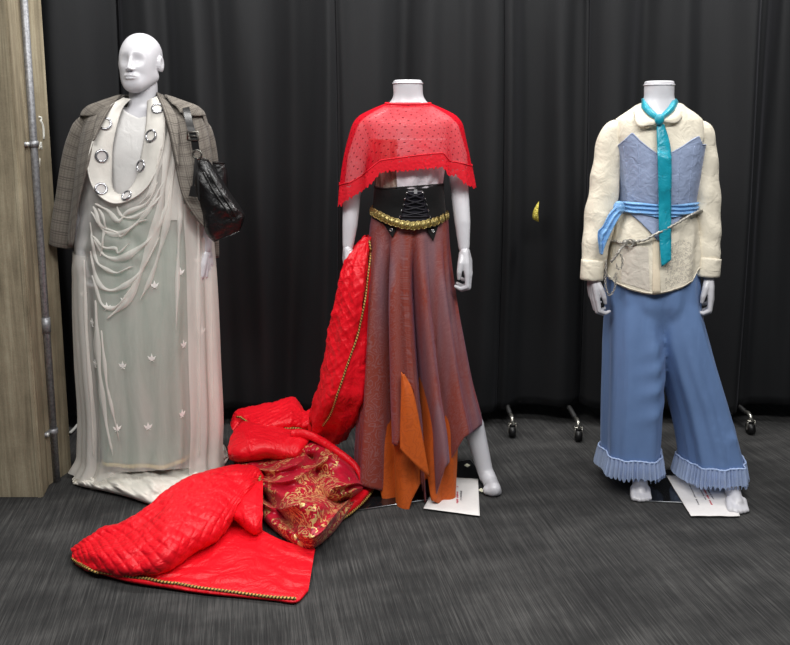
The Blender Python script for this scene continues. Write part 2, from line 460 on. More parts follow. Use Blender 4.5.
stand(578, 441, 'wheeled drape stand whose caster shows left of the blue trouser legs', 1)
stand(750, 434, 'wheeled drape stand whose caster shows right of the blue trouser legs', 0)
# ---- little things on the floor and drape
cb = [G(70, 433, .012), G(75, 428, .012), G(79, 423.5, .012), G(86, 422, .012), G(93, 425, .012)]
tag(make('white_cable', tube([Vector(p) for p in path(cb, 24)], .007, 8), plain('cable_white', (205, 205, 200), .5)), 'white cable curving over the carpet behind the sheer white gown', 'cable')
yel = NT('yellow_sequins'); _o = yel.obj(); _v = yel.vor(_o, 170)
yel.bsdf(yel.ramp(_v, [(.1, lin((245, 238, 130))), (.6, lin((196, 180, 70)))]), .4, .35, .5, 0, None, yel.bump(_v, .8, .004)); yel = yel.m
Y = CY0 - .09
o_ = [(539, 201), (536.5, 204.5), (534, 209), (532.6, 214), (532.8, 218.5), (535, 220.5), (539, 222)]
rows = []
cen = (538, 213)
for s in (0, .4, .75, .95, 1):
    rows.append([P(cen[0] + (q[0] - cen[0]) * s, cen[1] + (q[1] - cen[1]) * s, Y - .016 * math.sqrt(max(0, 1 - s * s))) for q in path(o_, 20)])
for s in (.95, .5, 0):
    rows.append([P(cen[0] + (q[0] - cen[0]) * s, cen[1] + (q[1] - cen[1]) * s, Y + .06) for q in path(o_, 20)])
tag(make('yellow_garment_edge', grid_geo(rows), yel), 'small pale yellow sequinned shape standing in for a garment edge, high up against the black drape', 'garment')  # invented small shape, standing in for the cut-off edge of another garment
# ================================================================== lights: ceiling panels of the room, a little above the frame
def area(name, loc, size, power, aim, col=(1, .985, .96)):
    l = D.lights.new(name, 'AREA'); l.shape = 'RECTANGLE'; l.size, l.size_y = size; l.energy = power; l.color = col
    o = D.objects.new(name, l); C.objects.link(o); o.location = loc
    o.rotation_euler = (Vector(aim) - Vector(loc)).to_track_quat('-Z', 'Y').to_euler(); return o
def setup_lights():
    for x in (-1.0, .25, 1.5):
        area('ceiling_panel_light', (x, 3.15, 2.95), (.6, .3), 20, (x, 3.2, 0))
        area('ceiling_panel_light', (x, 1.0, 2.95), (1.2, .6), 31, (x, 1.9, 0))
    w = D.worlds.new('room_air'); bpy.context.scene.world = w; w.use_nodes = True
    w.node_tree.nodes['Background'].inputs[0].default_value = (.85, .92, 1, 1); w.node_tree.nodes['Background'].inputs[1].default_value = .10
setup_lights()
sc = bpy.context.scene
sc.view_settings.view_transform = 'Standard'; sc.view_settings.look = 'None'; sc.view_settings.gamma = 1.0; sc.view_settings.exposure = 0.3
sc.cycles.transparent_max_bounces = 24
# ================================================================== mannequin kit
M_MAN = plain('white_mannequin', (206, 205, 210), .36, 0, .5, .2, 20, .01, .0)
M_PLATE = plain('dark_glass_plate', (22, 23, 25), .12, 0, .5, .3)
M_EDGE = plain('steel_edge', (150, 152, 155), .3, .8)
def hand_geo(w, d, f, c, s=1.0, curl=(28, 62, 88), r0=.0195):
    """wrist w, d fingers' way, f thumb side, c the way the palm faces"""
    w, d, f, c = Vector(w), Vector(d).normalized(), Vector(f).normalized(), Vector(c).normalized()
    def q(a, b, e): return w + (d * a + f * b + c * e) * s
    gs = [chain([q(-.004, 0, 0), q(.012, 0, 0)], [r0 * .93, r0 * .95])]
    kn = [(.086, .031, .0), (.091, .011, -.002), (.088, -.009, -.001), (.079, -.027, .002)]
    ln = [(.042, .025, .020), (.046, .028, .021), (.043, .026, .020), (.034, .020, .018)]
    for i, (k, l) in enumerate(zip(kn, ln)):
        gs.append(chain([q(.008, k[1] * .42, 0), q(.045, k[1] * .8, -.001), q(*k)], [.0165 * s, .0145 * s, .0105 * s]))
        p = q(*k); r = [.0098, .0088, .008, .0062]; r = [v * s * (.86 if i == 3 else 1) for v in r]; pts = [p]
        for a, L in zip(curl, l):
            a = math.radians(a + i * 3); p = p + (d * math.cos(a) + c * math.sin(a) - f * (.04 * (i - 1))) * L * s; pts.append(p)
        gs.append(chain(pts, r))
    gs.append(chain([q(.012, .012, .004), q(.042, .034, .014), q(.072, .041, .024), q(.094, .037, .03)], [.0165 * s, .0125 * s, .0098 * s, .0072 * s]))
    return remesh(join(*gs), .0024, 5)
def foot_geo(ank, toe, r=.03, heel=True):
    """closed pieces from the ankle to five toes; toe = tip of the middle toe on the floor"""
    ank, toe = Vector(ank), Vector(toe); fw = Vector((toe.x - ank.x, toe.y - ank.y, 0)); L = fw.length; fw.normalize(); sd = Vector((-fw.y, fw.x, 0))
    gs = [chain([ank, ank + fw * (L * .35) - Vector((0, 0, ank.z * .42)), toe - fw * .055 + Vector((0, 0, .022 - toe.z))], [r, r * .98, .022])]
    if heel: gs.append(chain([ank, Vector((ank.x, ank.y, .03)) - fw * .03], [r * .95, .028]))
    gs.append(chain([Vector((ank.x, ank.y, .024)) - fw * .02, toe - fw * .07 + Vector((0, 0, .02 - toe.z))], [.024, .02])) if heel else None
    for i, (u, l, rr) in enumerate(((-.030, -.006, .0125), (-.012, .0, .0105), (.003, -.004, .0098), (.017, -.012, .009), (.029, -.022, .0085))):
        gs.append(chain([toe - fw * .075 + sd * u * .75 + Vector((0, 0, .02 - toe.z)), toe - fw * (.03 - l) + sd * u + Vector((0, 0, rr + .004 - toe.z)), toe + fw * (l - .006) + sd * u * 1.02 + Vector((0, 0, rr - toe.z))], [.017, rr * 1.08, rr]))
    return join(*gs)
def plate(parent, corners, th=.006):
    cs = [Vector((p.x, p.y, 0.0005)) for p in corners]
    o = make('base_plate', prism(cs, (0, 0, th)), M_PLATE, parent, False)
    ed = [tube([p + Vector((0, 0, th * .6)), q + Vector((0, 0, th * .6))], th * .45, 6) for p, q in zip(cs, cs[1:] + cs[:1])]
    make('plate_edge', join(*ed), M_EDGE, o)
    return o
# ================================================================== outfit 1: bald mannequin, sheer gown, blazer, bag
Y1 = 3.10
m1 = thing('mannequin', 'bald white mannequin with a face, wearing a plaid blazer and sheer gown', 'mannequin', (G(147, 470).x, Y1, 0), 'white mannequins')
T1 = Surf([(72, 136, 152, .03), (80, 132, 156, .046), (88, 130, 157, .053), (104, 130, 156.5, .053), (110, 124, 164, .062), (118, 104, 182, .082), (130, 95, 193, .098), (150, 98, 190, .122), (180, 101, 186, .116), (215, 104, 180, .10), (245, 102, 184, .115), (285, 100, 190, .125)], Y1)
L = lambda px, py, dy=0.0: P(px, py, Y1 + dy)
body1 = [T1.geo(48, 50, cap=True),
    chain([L(100, 124), L(91, 150, .01), L(86, 192, -.02), L(83, 222, -.05), L(80, 248, -.06)], [.044, .042, .036, .032, .022]),
    chain([L(190, 124), L(197, 155, .02), L(202, 190, .01), L(205, 222, -.03), L(206, 250, -.05)], [.044, .041, .036, .031, .022]),
    chain([L(122, 285), L(126, 370), L(128, 440, .03), L(129, 474, .02)], [.085, .058, .045, .034]), chain([L(168, 285), L(172, 370), L(176, 440, .03), L(177, 474, .02)], [.085, .058, .045, .034]),
    foot_geo(Vector((L(129, 470).x, Y1 + .02, .075)), Vector((L(129, 470).x - .02, Y1 - .13, .01))), foot_geo(Vector((L(177, 470).x, Y1 + .02, .075)), Vector((L(177, 470).x + .02, Y1 - .13, .01)))]
make('body', remesh(join(*body1), .006), M_MAN, m1)
make('hand', hand_geo(L(80, 250, -.06), (-.03, -.05, -1), (.35, -1, 0), (1, .3, 0)), M_MAN, m1)
make('hand', hand_geo(L(206.5, 252, -.05), (-.02, -.05, -1), (-.35, -1, 0), (-1, .35, 0)), M_MAN, m1)
b1 = L(147, 470); plate(m1, [Vector((b1.x - .17, Y1 - .16, 0)), Vector((b1.x + .17, Y1 - .16, 0)), Vector((b1.x + .17, Y1 + .16, 0)), Vector((b1.x - .17, Y1 + .16, 0))])
# ---- head: a signed-distance sculpt sampled along rays from its middle
def head_geo(c, yaw, pitch, s):
    nl, nm = 200, 150
    ph = np.linspace(.004, PI - .004, nm)[:, None]; th = np.linspace(0, 2 * PI, nl, endpoint=False)[None, :]
    dx = np.sin(ph) * np.cos(th); dy = np.sin(ph) * np.sin(th); dz = np.cos(ph) * np.ones_like(th)
    def ell(p, c, r):
        q = [(p[i] - c[i]) for i in range(3)]; k0 = np.sqrt(sum((q[i] / r[i]) ** 2 for i in range(3))); k1 = np.sqrt(sum((q[i] / r[i] ** 2) ** 2 for i in range(3)))
        return k0 * (k0 - 1) / np.maximum(k1, 1e-6)
    def cap(p, a, b, ra, rb):
        a = np.array(a); b = np.array(b); ab = b - a; t = np.clip(sum((p[i] - a[i]) * ab[i] for i in range(3)) / ab.dot(ab), 0, 1)
        return np.sqrt(sum((p[i] - a[i] - ab[i] * t) ** 2 for i in range(3))) - (ra + (rb - ra) * t)
    def su(a, b, k):
        h = np.clip(.5 + .5 * (b - a) / k, 0, 1); return b + (a - b) * h - k * h * (1 - h)
    def ss(a, b, k): return -su(-a, b, k)      # a minus b
    def sdf(p):
        d = ell(p, (0, -.014, .030), (.0735, .092, .080))
        d = su(d, ell(p, (0, .030, -.022), (.0655, .062, .084)), .03)
        d = su(d, ell(p, (0, .058, -.082), (.030, .030, .026)), .03)
        for sx in (-1, 1):
            d = su(d, cap(p, (sx * .050, .004, -.056), (sx * .016, .066, -.086), .017, .016), .035)
            d = ss(d, ell(p, (sx * .0295, .101, .003), (.023, .019, .015)), .022)
        d = su(d, cap(p, (0, .080, .020), (0, .1055, -.030), .0045, .0072), .010)
        for sx in (-1, 1): d = su(d, ell(p, (sx * .010, .0965, -.0335), (.0072, .009, .006)), .006)
        d = su(d, ell(p, (0, .086, -.060), (.026, .014, .014)), .012)
        d = su(d, ell(p, (0, .0985, -.0565), (.021, .0085, .0048)), .004)
        d = su(d, ell(p, (0, .0975, -.0660), (.018, .0085, .0055)), .004)
        d = ss(d, cap(p, (-.022, .106, -.0612), (.022, .106, -.0612), .0016, .0016), .004)
        for sx in (-1, 1):
            e = ell(p, (sx * .078, -.006, -.006), (.009, .020, .031)); e = ss(e, ell(p, (sx * .088, -.001, -.002), (.007, .011, .018)), .005)
            d = su(d, e, .006)
        return d
    r = np.full(dx.shape, .0); lo = np.full(dx.shape, .03); hit_ = np.zeros(dx.shape, bool); o = (0, .01, -.005)
    N = 110; rs = np.linspace(.16, .03, N); prev = np.full(dx.shape, .16); res = np.full(dx.shape, .03)
    for q in rs:
        v = sdf((o[0] + dx * q, o[1] + dy * q, o[2] + dz * q)); new = (~hit_) & (v < 0); res[new] = q; hit_ |= new
    a, b = res.copy(), res + .13 / (N - 1)
    for _ in range(12):
        mid = (a + b) / 2; v = sdf((o[0] + dx * mid, o[1] + dy * mid, o[2] + dz * mid)); ins = v < 0
        a = np.where(ins, mid, a); b = np.where(ins, b, mid)
    X, Yv, Z = o[0] + dx * a, o[1] + dy * a, o[2] + dz * a
    R = Matrix.Rotation(PI + yaw, 3, 'Z') @ Matrix.Rotation(pitch, 3, 'X')
    rows = [[Vector(c) + R @ (Vector((X[i, j], Yv[i, j], Z[i, j])) * s) for j in range(nl)] for i in range(nm)]
    vs, fs, uv = grid_geo(rows, True, [(0, 0)] * (nl * nm)); fs = list(fs); fs.append(tuple(range(nl))); fs.append(tuple(range((nm - 1) * nl, nm * nl))[::-1])
    return vs, fs, uv
hc = L(140.5, 62.5, -.005)
make('head', head_geo(hc, math.radians(-6), math.radians(2), 1.0), M_MAN, m1)
# ---- camisole
M_CAM = fabric('white_satin', (222, 220, 218), .45, 700, .05, 0, None, .4, .02, 16, .35)
make_cam = Surf([(100, 122, 168, .075), (112, 116, 174, .084), (122, 104, 186, .098), (135, 99, 191, .116), (155, 99, 189, .128), (180, 102, 185, .122), (218, 105, 180, .107)], Y1)
cam = make('camisole', make_cam.geo(110, 50, top=pl([(100, 107), (120, 107), (128, 113), (138, 118), (147, 116), (156, 108), (190, 107)]), bot=216, off=.002), M_CAM, solid=.002)
tag(cam, 'white satin camisole under the sheer gown, framed by its eyelet neckline', 'camisole')
# ---- sage green underskirt
M_SAGE = fabric('sage_green_satin', (136, 160, 146), .5, 600, .05, .1, None, .35, .05, 9, .5)
F1 = lambda th, v: (v - 205) / 255 * (.010 * math.sin(5 * th + .5) + .006 * math.sin(11 * th + 2))
US = Surf([(204, 106, 187, .128), (250, 100, 196, .142), (300, 97, 199, .15), (400, 101, 199, .16), (455, 106, 198, .165)], Y1, 2.3, F1)
us = thing('underskirt', 'sage green satin underskirt seen through the sheer white gown', 'skirt', (L(150, 460).x, Y1, .03))
make('skirt_panel', US.geo(140, 50, bot=450), M_SAGE, us, solid=.002)
make('hem_band', US.geo(140, 4, top=447.5, bot=451, off=.003), plain('gold_cream_braid', (214, 196, 140), .6), us, solid=.002)
# ---- sheer gown
def sheer_white(base=.19):
    t = NT('sheer_white_voile'); u = t.uv(); f = t.noise(t.obj((14, 14, 2.2)), 1, 4, .6, .8); w = t.noise(t.obj(), 500, 2)
    op = t.math('ADD', t.math('MULTIPLY', f, .40), t.math('MULTIPLY', w, .12)); op = t.math('ADD', op, base, True)
    t.cloth(lin((250, 246, 240)), op, .25); return t.m
M_SHEER = sheer_white()
M_SHEER2 = sheer_white(.42)
def side_layer2():
    a_, _ = split(GW.geo(200, 60, top=108, bot=215, off=.006), lambda x, y, c: x > max(165, 176 - (y - 110) * .35) and x < (170 if y < 128 else 182) and c.y < Y1); return a_
def F2(th, v):
    k = max(0, (v - 215) / 250)
    f = k * (.012 * math.sin(7 * th + .8 + .004 * v) + .010 * math.sin(13 * th + 2.2) + .006 * math.sin(23 * th + .3 * math.sin(v * .03)))
    si, co = math.sin(th), math.cos(th)
    if si < 0:      # cowl folds hang in front, swags from shoulder to shoulder
        px = 143 + 52 * co
        q = v + .020 * (px - 122) ** 2 * (1 if px < 122 else .55)
        w = math.exp(-((v - 232) / 34) ** 2) * math.exp(-((px - 124) / 30) ** 2)
        f += .006 * w * math.sin((v - .016 * (px - 122) ** 2) * .30 + 2 * nz(px * .05, v * .03))
        f += .012 * math.exp(-((px - (172 - (v - 130) * .20)) / 5) ** 2) * math.exp(-((v - 190) / 90) ** 2)
        f += .010 * math.exp(-((px - (186 - (v - 130) * .08)) / 4) ** 2) * (1 if v < 300 else math.exp(-((v - 300) / 60) ** 2))
    return f
GW = Surf([(96, 120, 168, .085), (112, 100, 186, .11), (130, 90, 197, .135), (150, 86, 201, .155), (170, 84, 204, .168), (190, 83, 207, .176), (215, 83, 207, .178), (235, 79, 209, .172), (260, 78, 211, .172), (300, 79, 213, .178), (360, 83, 215, .188), (420, 88, 217, .198), (450, 88, 216, .205), (467, 80, 218, .215)], Y1, 2.3, F2)
gown = thing('sheer_gown', 'floor-length sheer white gown with metal eyelets and leaf embroidery', 'gown', (L(148, 468).x, Y1, 0))
gtop = pl([(70, 165), (88, 165), (92, 184), (100, 196), (114, 203), (130, 199), (146, 187), (157, 168), (163, 145), (165, 122), (166, 112), (180, 112), (190, 122), (198, 140), (206, 165), (215, 170)])
gg = GW.geo(300, 130, top=gtop, bot=pl([(60, 485), (92, 485), (104, 480), (116, 473), (150, 471), (190, 468), (212, 463), (225, 462)]))
make('drape', gg, M_SHEER, gown)
gb = bvh_of(gg)
# opaque eyelet band (curtain heading) turned into a deep neckline
st = [(124, 98, 131, 99, .055, .055), (110, 107, 123, 108, .10, .088), (98, 126, 117, 125, .14, .122), (91, 148, 112.5, 148, .168, .136), (88, 165, 112, 168, .178, .138), (91.5, 183, 112, 183, .184, .14), (100, 196, 115, 191.5, .188, .142),
      (114, 203, 122, 194.5, .19, .15), (130, 199.5, 128, 190.5, .188, .15), (146, 187.5, 136, 179, .184, .145), (157, 168, 140, 163, .174, .139), (163.5, 145, 143.5, 143, .156, .132), (164.5, 122, 146, 124, .122, .115), (160.5, 106, 147, 110, .09, .085), (156, 97, 147.5, 101, .055, .055)]
O_ = path([P(s[0], s[1], Y1 - s[4]) for s in st], 120); I_ = path([P(s[2], s[3], Y1 - s[5]) for s in st], 120)
rows = []
for k in range(12):
    t = k / 11; rows.append([Vector(o * (1 - t) + i * t) + Vector((0, -.008 * math.sin(PI * t) + .002 * nz(j * .12, t * 3), 0)) for j, (o, i) in enumerate(zip(O_, I_))])
bandg = grid_geo(rows)
M_BAND = fabric('cream_heading_tape', (216, 212, 205), .7, 700, .1, 0, None, .2, .02, 18, .3)
band = make('eyelet_band', bandg, M_BAND, gown, solid=.003)
make('band_edge', join(tube([Vector(p) for p in O_], .0032, 8)), M_BAND, band)
bb = bvh_of(bandg)
# where the voile lies double: side falls and the pleats of the cowl
M_FOLD = None
def side_layer(pred, off):
    a_, b_ = split(GW.geo(200, 90, top=200, bot=466, off=off), pred); return a_
make('side_fall', GW.geo(50, 90, th0=-.80, th1=.5, top=200, bot=466, off=.007), M_SHEER2, gown)
make('side_fall', GW.geo(40, 90, th0=-.42, th1=.45, top=235, bot=466, off=.013), M_SHEER2, gown)
make('side_fall', GW.geo(50, 90, th0=-PI - .4, th1=-2.28, top=250, bot=466, off=.007), M_SHEER2, gown)
make('shoulder_fall', side_layer2(), M_SHEER2, gown)
def pleat(q, w, off=.007, n=50, m=5):
    pts = path(q, n); rows = []
    for i, p in enumerate(pts):
        a = pts[min(i + 1, n - 1)] - pts[max(i - 1, 0)]; a = np.array([-a[1], a[0]]) / (np.hypot(*a) + 1e-9); k = math.sin(PI * (i / (n - 1)) ** .8) ** .6 * (.8 + .35 * math.sin(i * .35 + q[0][0])) + .08; row = []
        for j in range(m):
            z = p + a * w * 1.5 * k * (j / (m - 1) - .5); h, _ = hit(z[0], z[1], gb, off + .006 * math.sin(PI * j / (m - 1)))
            row.append(h if h else Vector(P(z[0], z[1], Y1 - .18)))
        rows.append(row)
    return grid_geo(rows)
for q, w in (([(97, 203), (108, 210), (119, 221), (128, 212), (148, 203), (158, 182)], 3.0), ([(95, 206), (102, 226), (114, 234), (134, 226), (150, 208), (163, 180)], 3.6), ([(118, 206), (122, 216), (134, 217), (150, 208), (160, 195)], 2.6),
             ([(93, 212), (103, 226), (118, 232), (122, 236), (136, 224), (148, 219)], 2.6), ([(94, 236), (104, 246), (116, 248), (120, 252), (130, 243)], 2.2), ([(100, 208), (106, 224), (104, 238), (102, 256)], 2.4), ([(96, 240), (106, 256), (122, 258), (142, 246), (158, 226), (168, 200), (172, 165)], 4.2), ([(92, 222), (96, 256), (104, 267), (118, 272), (134, 266)], 2.4),
             ([(92, 250), (98, 280), (110, 290), (128, 284), (144, 266), (160, 236)], 3.4), ([(94, 275), (102, 302), (112, 308), (124, 300), (136, 280)], 2.8),
             ([(170, 128), (164, 175), (156, 225), (142, 268), (128, 300), (108, 318)], 6.0), ([(176, 130), (172, 180), (165, 230), (152, 275), (140, 300)], 4.0), ([(183, 140), (181, 190), (178, 260), (176, 330)], 3.0), ([(166, 120), (160, 160), (152, 190), (140, 204)], 3.6),
             ([(97, 300), (99, 350), (104, 400), (113, 455)], 4.0), ([(103, 330), (108, 385), (119, 440)], 2.2), ([(197, 210), (198, 300), (199, 380), (200, 455)], 3.0), ([(86, 260), (87, 330), (92, 400), (94, 455)], 3.0), ([(209, 280), (211, 360), (213, 430)], 2.6)):
    make('pleat', pleat(q, w), M_SHEER2, gown)
M_CHR = plain('eyelet_chrome', (176, 176, 180), .25, .85)
M_HOLE = plain('eyelet_opening', (196, 192, 190), .8)
for px, py, r in ((105.5, 124, .0205), (101.5, 156, .0205), (101, 189, .0195), (127, 196, .0185), (141.5, 166, .0195), (151.5, 136, .0205), (157.5, 109, .019)):
    p, n = hit(px, py, bb, .003)
    if p is None: print('eyelet miss', px, py); continue
    z = n; x = Vector((0, 0, 1)).cross(z).normalized(); y = z.cross(x)
    ring = [p + (x * math.cos(a) + y * math.sin(a)) * r for a in np.linspace(0, 2 * PI, 33)]
    e = make('eyelet', tube(ring, (.0052, .0045), 8, False), M_CHR, gown)
    make('eyelet_opening', prism([p + (x * math.cos(a) + y * math.sin(a)) * r * .88 for a in np.linspace(0, 2 * PI, 24, endpoint=False)], n * .001), M_HOLE if py > 140 else M_BAND, e, False)
# embroidered leaf sprigs
lg = []; M_EMB = plain('white_embroidery', (250, 248, 244), .7)
for px, py in ((84, 293), (107, 306), (125, 299), (154.5, 284), (180, 271), (197, 259), (79.5, 345), (96, 363), (123, 364.5), (152, 357), (183, 343.5), (201.5, 330), (117, 427), (148, 425.5), (181.5, 413), (213, 385), (93, 322)):
    p, n = hit(px, py, gb, .003)
    if p is None: continue
    x = Vector((1, 0, 0)); x = (x - n * x.dot(n)).normalized(); y = n.cross(x)
    if y.z < 0: y = -y
    for a, l in ((0, .022), (.75, .019), (-.75, .019)):
        d = y * math.cos(a) + x * math.sin(a); s = n.cross(d)
        b0 = p - y * .012
        out = [b0, b0 + d * l * .5 + s * .0052, b0 + d * l * 1.25, b0 + d * l * .5 - s * .0052]
        lg.append(prism(out, n * .0012))
    lg.append(tube([p - y * .016 - x * .008, p - y * .0125, p - y * .016 + x * .008], .0014, 5))
    make('leaf_sprig', join(*lg[-4:]), M_EMB, gown, False)
# pooled hem on the carpet
T_ = [(72, 479), (86, 462), (100, 463), (130, 463), (160, 462), (190, 460), (210, 454), (222, 445), (227, 451)]
B_ = [(73, 484), (84, 487), (104, 491), (128, 497), (157, 505), (183, 497), (204, 483), (222, 468), (229, 458)]
pool = relief(T_, B_, [.012, .045, .055, .06, .06, .055, .05, .04, .012], .004, 200, 60, 2.4,
              lambda u, s: .013 * nz(u * 14, s * 3, 2) + .009 * abs(nz(u * 26 + 4 * s, s * 4, 4)) + .012 * abs(nz(u * 12 + 2 * s, s * 3, 9)) - .004)
make('pooled_hem', pool, fabric('crumpled_cotton', (240, 236, 226), .9, 500, .1, 0, None, .05, .03, 22, .2), gown)
# ---- plaid blazer worn over the shoulders
def mat_plaid():
    t = NT('grey_plaid_wool'); u = t.xyz(t.uv()); 
    def lines(s, per, w, o=0.0): return t.math('LESS_THAN', t.math('FRACT', t.math('ADD', t.math('DIVIDE', s, per), o)), w)
    x, y = u[0], u[1]
    fine = t.math('MULTIPLY', t.math('ADD', lines(x, .010, .45), lines(y, .010, .45)), .32)
    dark = t.math('MAXIMUM', t.math('MAXIMUM', lines(x, .042, .10), lines(y, .042, .10)), t.math('MAXIMUM', lines(x, .042, .07, .78), lines(y, .042, .07, .78)))
    c = t.mix(fine, lin((122, 116, 108)), lin((84, 80, 76))); c = t.mix(t.math('MULTIPLY', dark, .75), c, lin((58, 52, 50)))
    c = t.mix(t.math('MULTIPLY', t.noise(t.obj(), 400, 2), .35), c, lin((150, 142, 132)))
    t.bsdf(c, .85, 0, .15, .1, None, t.bump(t.math('ADD', t.noise(t.obj(), 600, 2), t.math('MULTIPLY', t.noise(t.obj((10, 10, 4)), 1, 3), 4)), .4, .004)); return t.m
M_PLAID = mat_plaid()
M_LIN = fabric('dark_lining', (52, 46, 44), .5)
bz = thing('blazer', 'grey checked wool blazer draped over the bald mannequin shoulders', 'blazer', (L(140, 150).x, Y1, L(140, 240).z))
# left front with its hanging sleeve (viewer's left) and the right front: sheets through measured edges
def sheet(Lp, Rp, n=40, m=16, bulge=.03):
    A = path([P(x, y, Y1 + d) for x, y, d in Lp], n); B = path([P(x, y, Y1 + d) for x, y, d in Rp], n); rows = []
    for i in range(n):
        rows.append([Vector(A[i] * (1 - k / (m - 1)) + B[i] * (k / (m - 1))) + Vector((0, -bulge * math.sin(PI * k / (m - 1)) + .005 * nz(k * .3, i * .12), 0)) for k in range(m)])
    return grid_geo(rows)
make('left_front', sheet([(121, 99, .05), (97, 106, .03), (84, 116, .0), (78, 150, -.03), (74, 190, -.05), (68, 243, -.06)],
                         [(125, 97, .02), (108, 112, -.10), (97, 130, -.145), (88, 165, -.185), (79, 203, -.16), (73, 247, -.13)], bulge=.025), [M_PLAID], bz, solid=.004)
make('sleeve', tube([Vector(p) for p in path([L(97, 120, .0), L(86, 130, .0), L(76, 160, .0), L(69, 200, -.01), L(64, 232, -.02), L(62, 246, -.02)], 30)],
                    [(.012 + .036 * min(1, i / 6) ** .6 - .012 * max(0, (i - 12) / 18), .02 + .032 * min(1, i / 6) ** .6 - .004 * i / 30) for i in range(30)], 28, False, lambda i, th: 1 + .05 * nz(i * .25, math.cos(th) * 2, math.sin(th) * 2)), M_PLAID, bz, solid=.003)
make('right_front', sheet([(158, 96, .0), (163, 112, -.09), (170, 140, -.15), (176, 170, -.18), (182, 195, -.185), (194, 216, -.17), (210, 234, -.12)],
                          [(166, 97, .04), (186, 106, .02), (200, 116, -.02), (209, 138, -.03), (212, 165, -.04), (213, 190, -.05), (214, 226, -.06)], bulge=.03), M_PLAID, bz, solid=.004)
make('sleeve', tube([Vector(p) for p in path([L(187, 122, .02), L(199, 131, .03), L(206, 160, .05), L(207, 200, .05), L(208, 235, .04), L(209, 258, .03)], 30)],
                    [(.012 + .032 * min(1, i / 6) ** .6 - .02 * max(0, (i - 12) / 18), .02 + .03 * min(1, i / 6) ** .6 - .012 * i / 30) for i in range(30)], 28, False), M_PLAID, bz, solid=.003)
# back panel and shoulders
BK = Surf([(95, 121, 166, .07), (101, 103, 183, .085), (106.5, 89, 197, .10), (114, 83, 204, .115), (140, 79, 209, .15), (190, 76, 211, .18), (236, 74, 212, .19)], Y1)
make('back_panel', BK.geo(60, 40, th0=-.15, th1=PI + .15), M_PLAID, bz, solid=.004)
yk, _ = split(BK.geo(120, 14, top=95.5, bot=116, off=.001), lambda x, y, c: c.y < Y1 + .06 and (x < 118 - (y - 98) * .9 or x > 167 + (y - 97) * .9))
for y_ in split(yk, lambda x, y, c: x < 140): make('shoulder_yoke', y_, M_PLAID, bz, solid=.004)
# lapels
make('lapel', sheet([(126, 95, .0), (113, 105, -.10), (103, 122, -.155), (95, 140, -.19)], [(120, 97, .03), (104, 106, -.06), (96, 120, -.12), (93, 141, -.185)], 30, 8, .006), M_PLAID, bz, solid=.004)
make('lapel', sheet([(156, 92, .0), (161, 104, -.10), (168, 126, -.16), (177, 165, -.2)], [(163, 95, .02), (172, 108, -.075), (178, 124, -.135), (179, 166, -.197)], 30, 8, .006), M_PLAID, bz, solid=.004)
# ---- black leather bag on the shoulder
def mat_leather():
    t = NT('black_leather'); o = t.obj(); v = t.noise(o, 160, 3); b = t.noise(t.obj(), 26, 4, .6, 1)
    t.bsdf(lin((22, 21, 22)), .32, 0, .55, 0, None, t.bump(t.math('ADD', t.math('MULTIPLY', v, .2), b), .55, .012), .2); return t.m
M_LEA = mat_leather(); M_LEA2 = plain('black_strap_leather', (24, 23, 23), .4, 0, .5)
bag = thing('handbag', 'slouchy black leather shoulder bag hanging at the plaid blazer side', 'handbag', (L(222, 200).x, Y1 - .06, L(222, 242).z))
ym = Y1 - .12
A = path([P(x, y, ym) for x, y in ((199, 157), (194, 168), (196, 188), (203, 214), (206, 232), (214, 242))], 40)
B = path([P(x, y, ym) for x, y in ((208, 160), (219, 176), (230, 194), (240, 208), (244.5, 217), (240, 231))], 40)
rows = []
for i in range(40):
    s = i / 39; th_ = .012 + .042 * math.sin(PI * min(1, s * .85 + .08)); row = []
    for k in range(32):
        a = 2 * PI * k / 32; u = .5 - .5 * math.cos(a); q = A[i] * (1 - u) + B[i] * u
        row.append(Vector(q) + Vector((0, -th_ * math.copysign(abs(math.sin(a)) ** .6, math.sin(a)) * (1 + .25 * nz(i * .2, u * 3)), 0)))
    rows.append(row)
g = grid_geo(rows, True); vs, fs, uv = g; fs = list(fs); fs.append(tuple(range(32))); fs.append(tuple(range(39 * 32, 40 * 32))[::-1]); g = (vs, fs, uv)
make('bag_body', g, M_LEA, bag); bgb = bvh_of(g)
# far side of the bag opening
A = path([P(x, y, Y1 + .0) for x, y in ((201, 160), (208, 178), (214, 200))], 20); B = path([P(x, y, Y1 + .0) for x, y in ((225, 163), (228, 178), (226, 200))], 20); rows = []
for i in range(20):
    row = []
    for k in range(24):
        a = 2 * PI * k / 24; u = .5 - .5 * math.cos(a); q = A[i] * (1 - u) + B[i] * u; row.append(Vector(q) + Vector((0, -.03 * math.sin(a), 0)))
    rows.append(row)
vs, fs, uv = grid_geo(rows, True); fs = list(fs); fs.append(tuple(range(24))); fs.append(tuple(range(19 * 24, 20 * 24))[::-1])
make('side_gusset', (vs, fs, uv), M_LEA, bag)
lp = [hit(x, y, bgb, .003)[0] for x, y in path([(204, 172), (210, 184), (218, 197), (226, 209), (232, 219)], 18)]; lp = [p for p in lp if p]
lp2 = [hit(x + 4.5, y - 1.5, bgb, .003)[0] for x, y in path([(204, 172), (210, 184), (218, 197), (226, 209), (231, 218)], 18)]; lp2 = [p for p in lp2 if p]
make('braided_lacing', join(rope(lp, .0045, .012), rope(lp2, .0035, .012)), M_LEA2, bag)
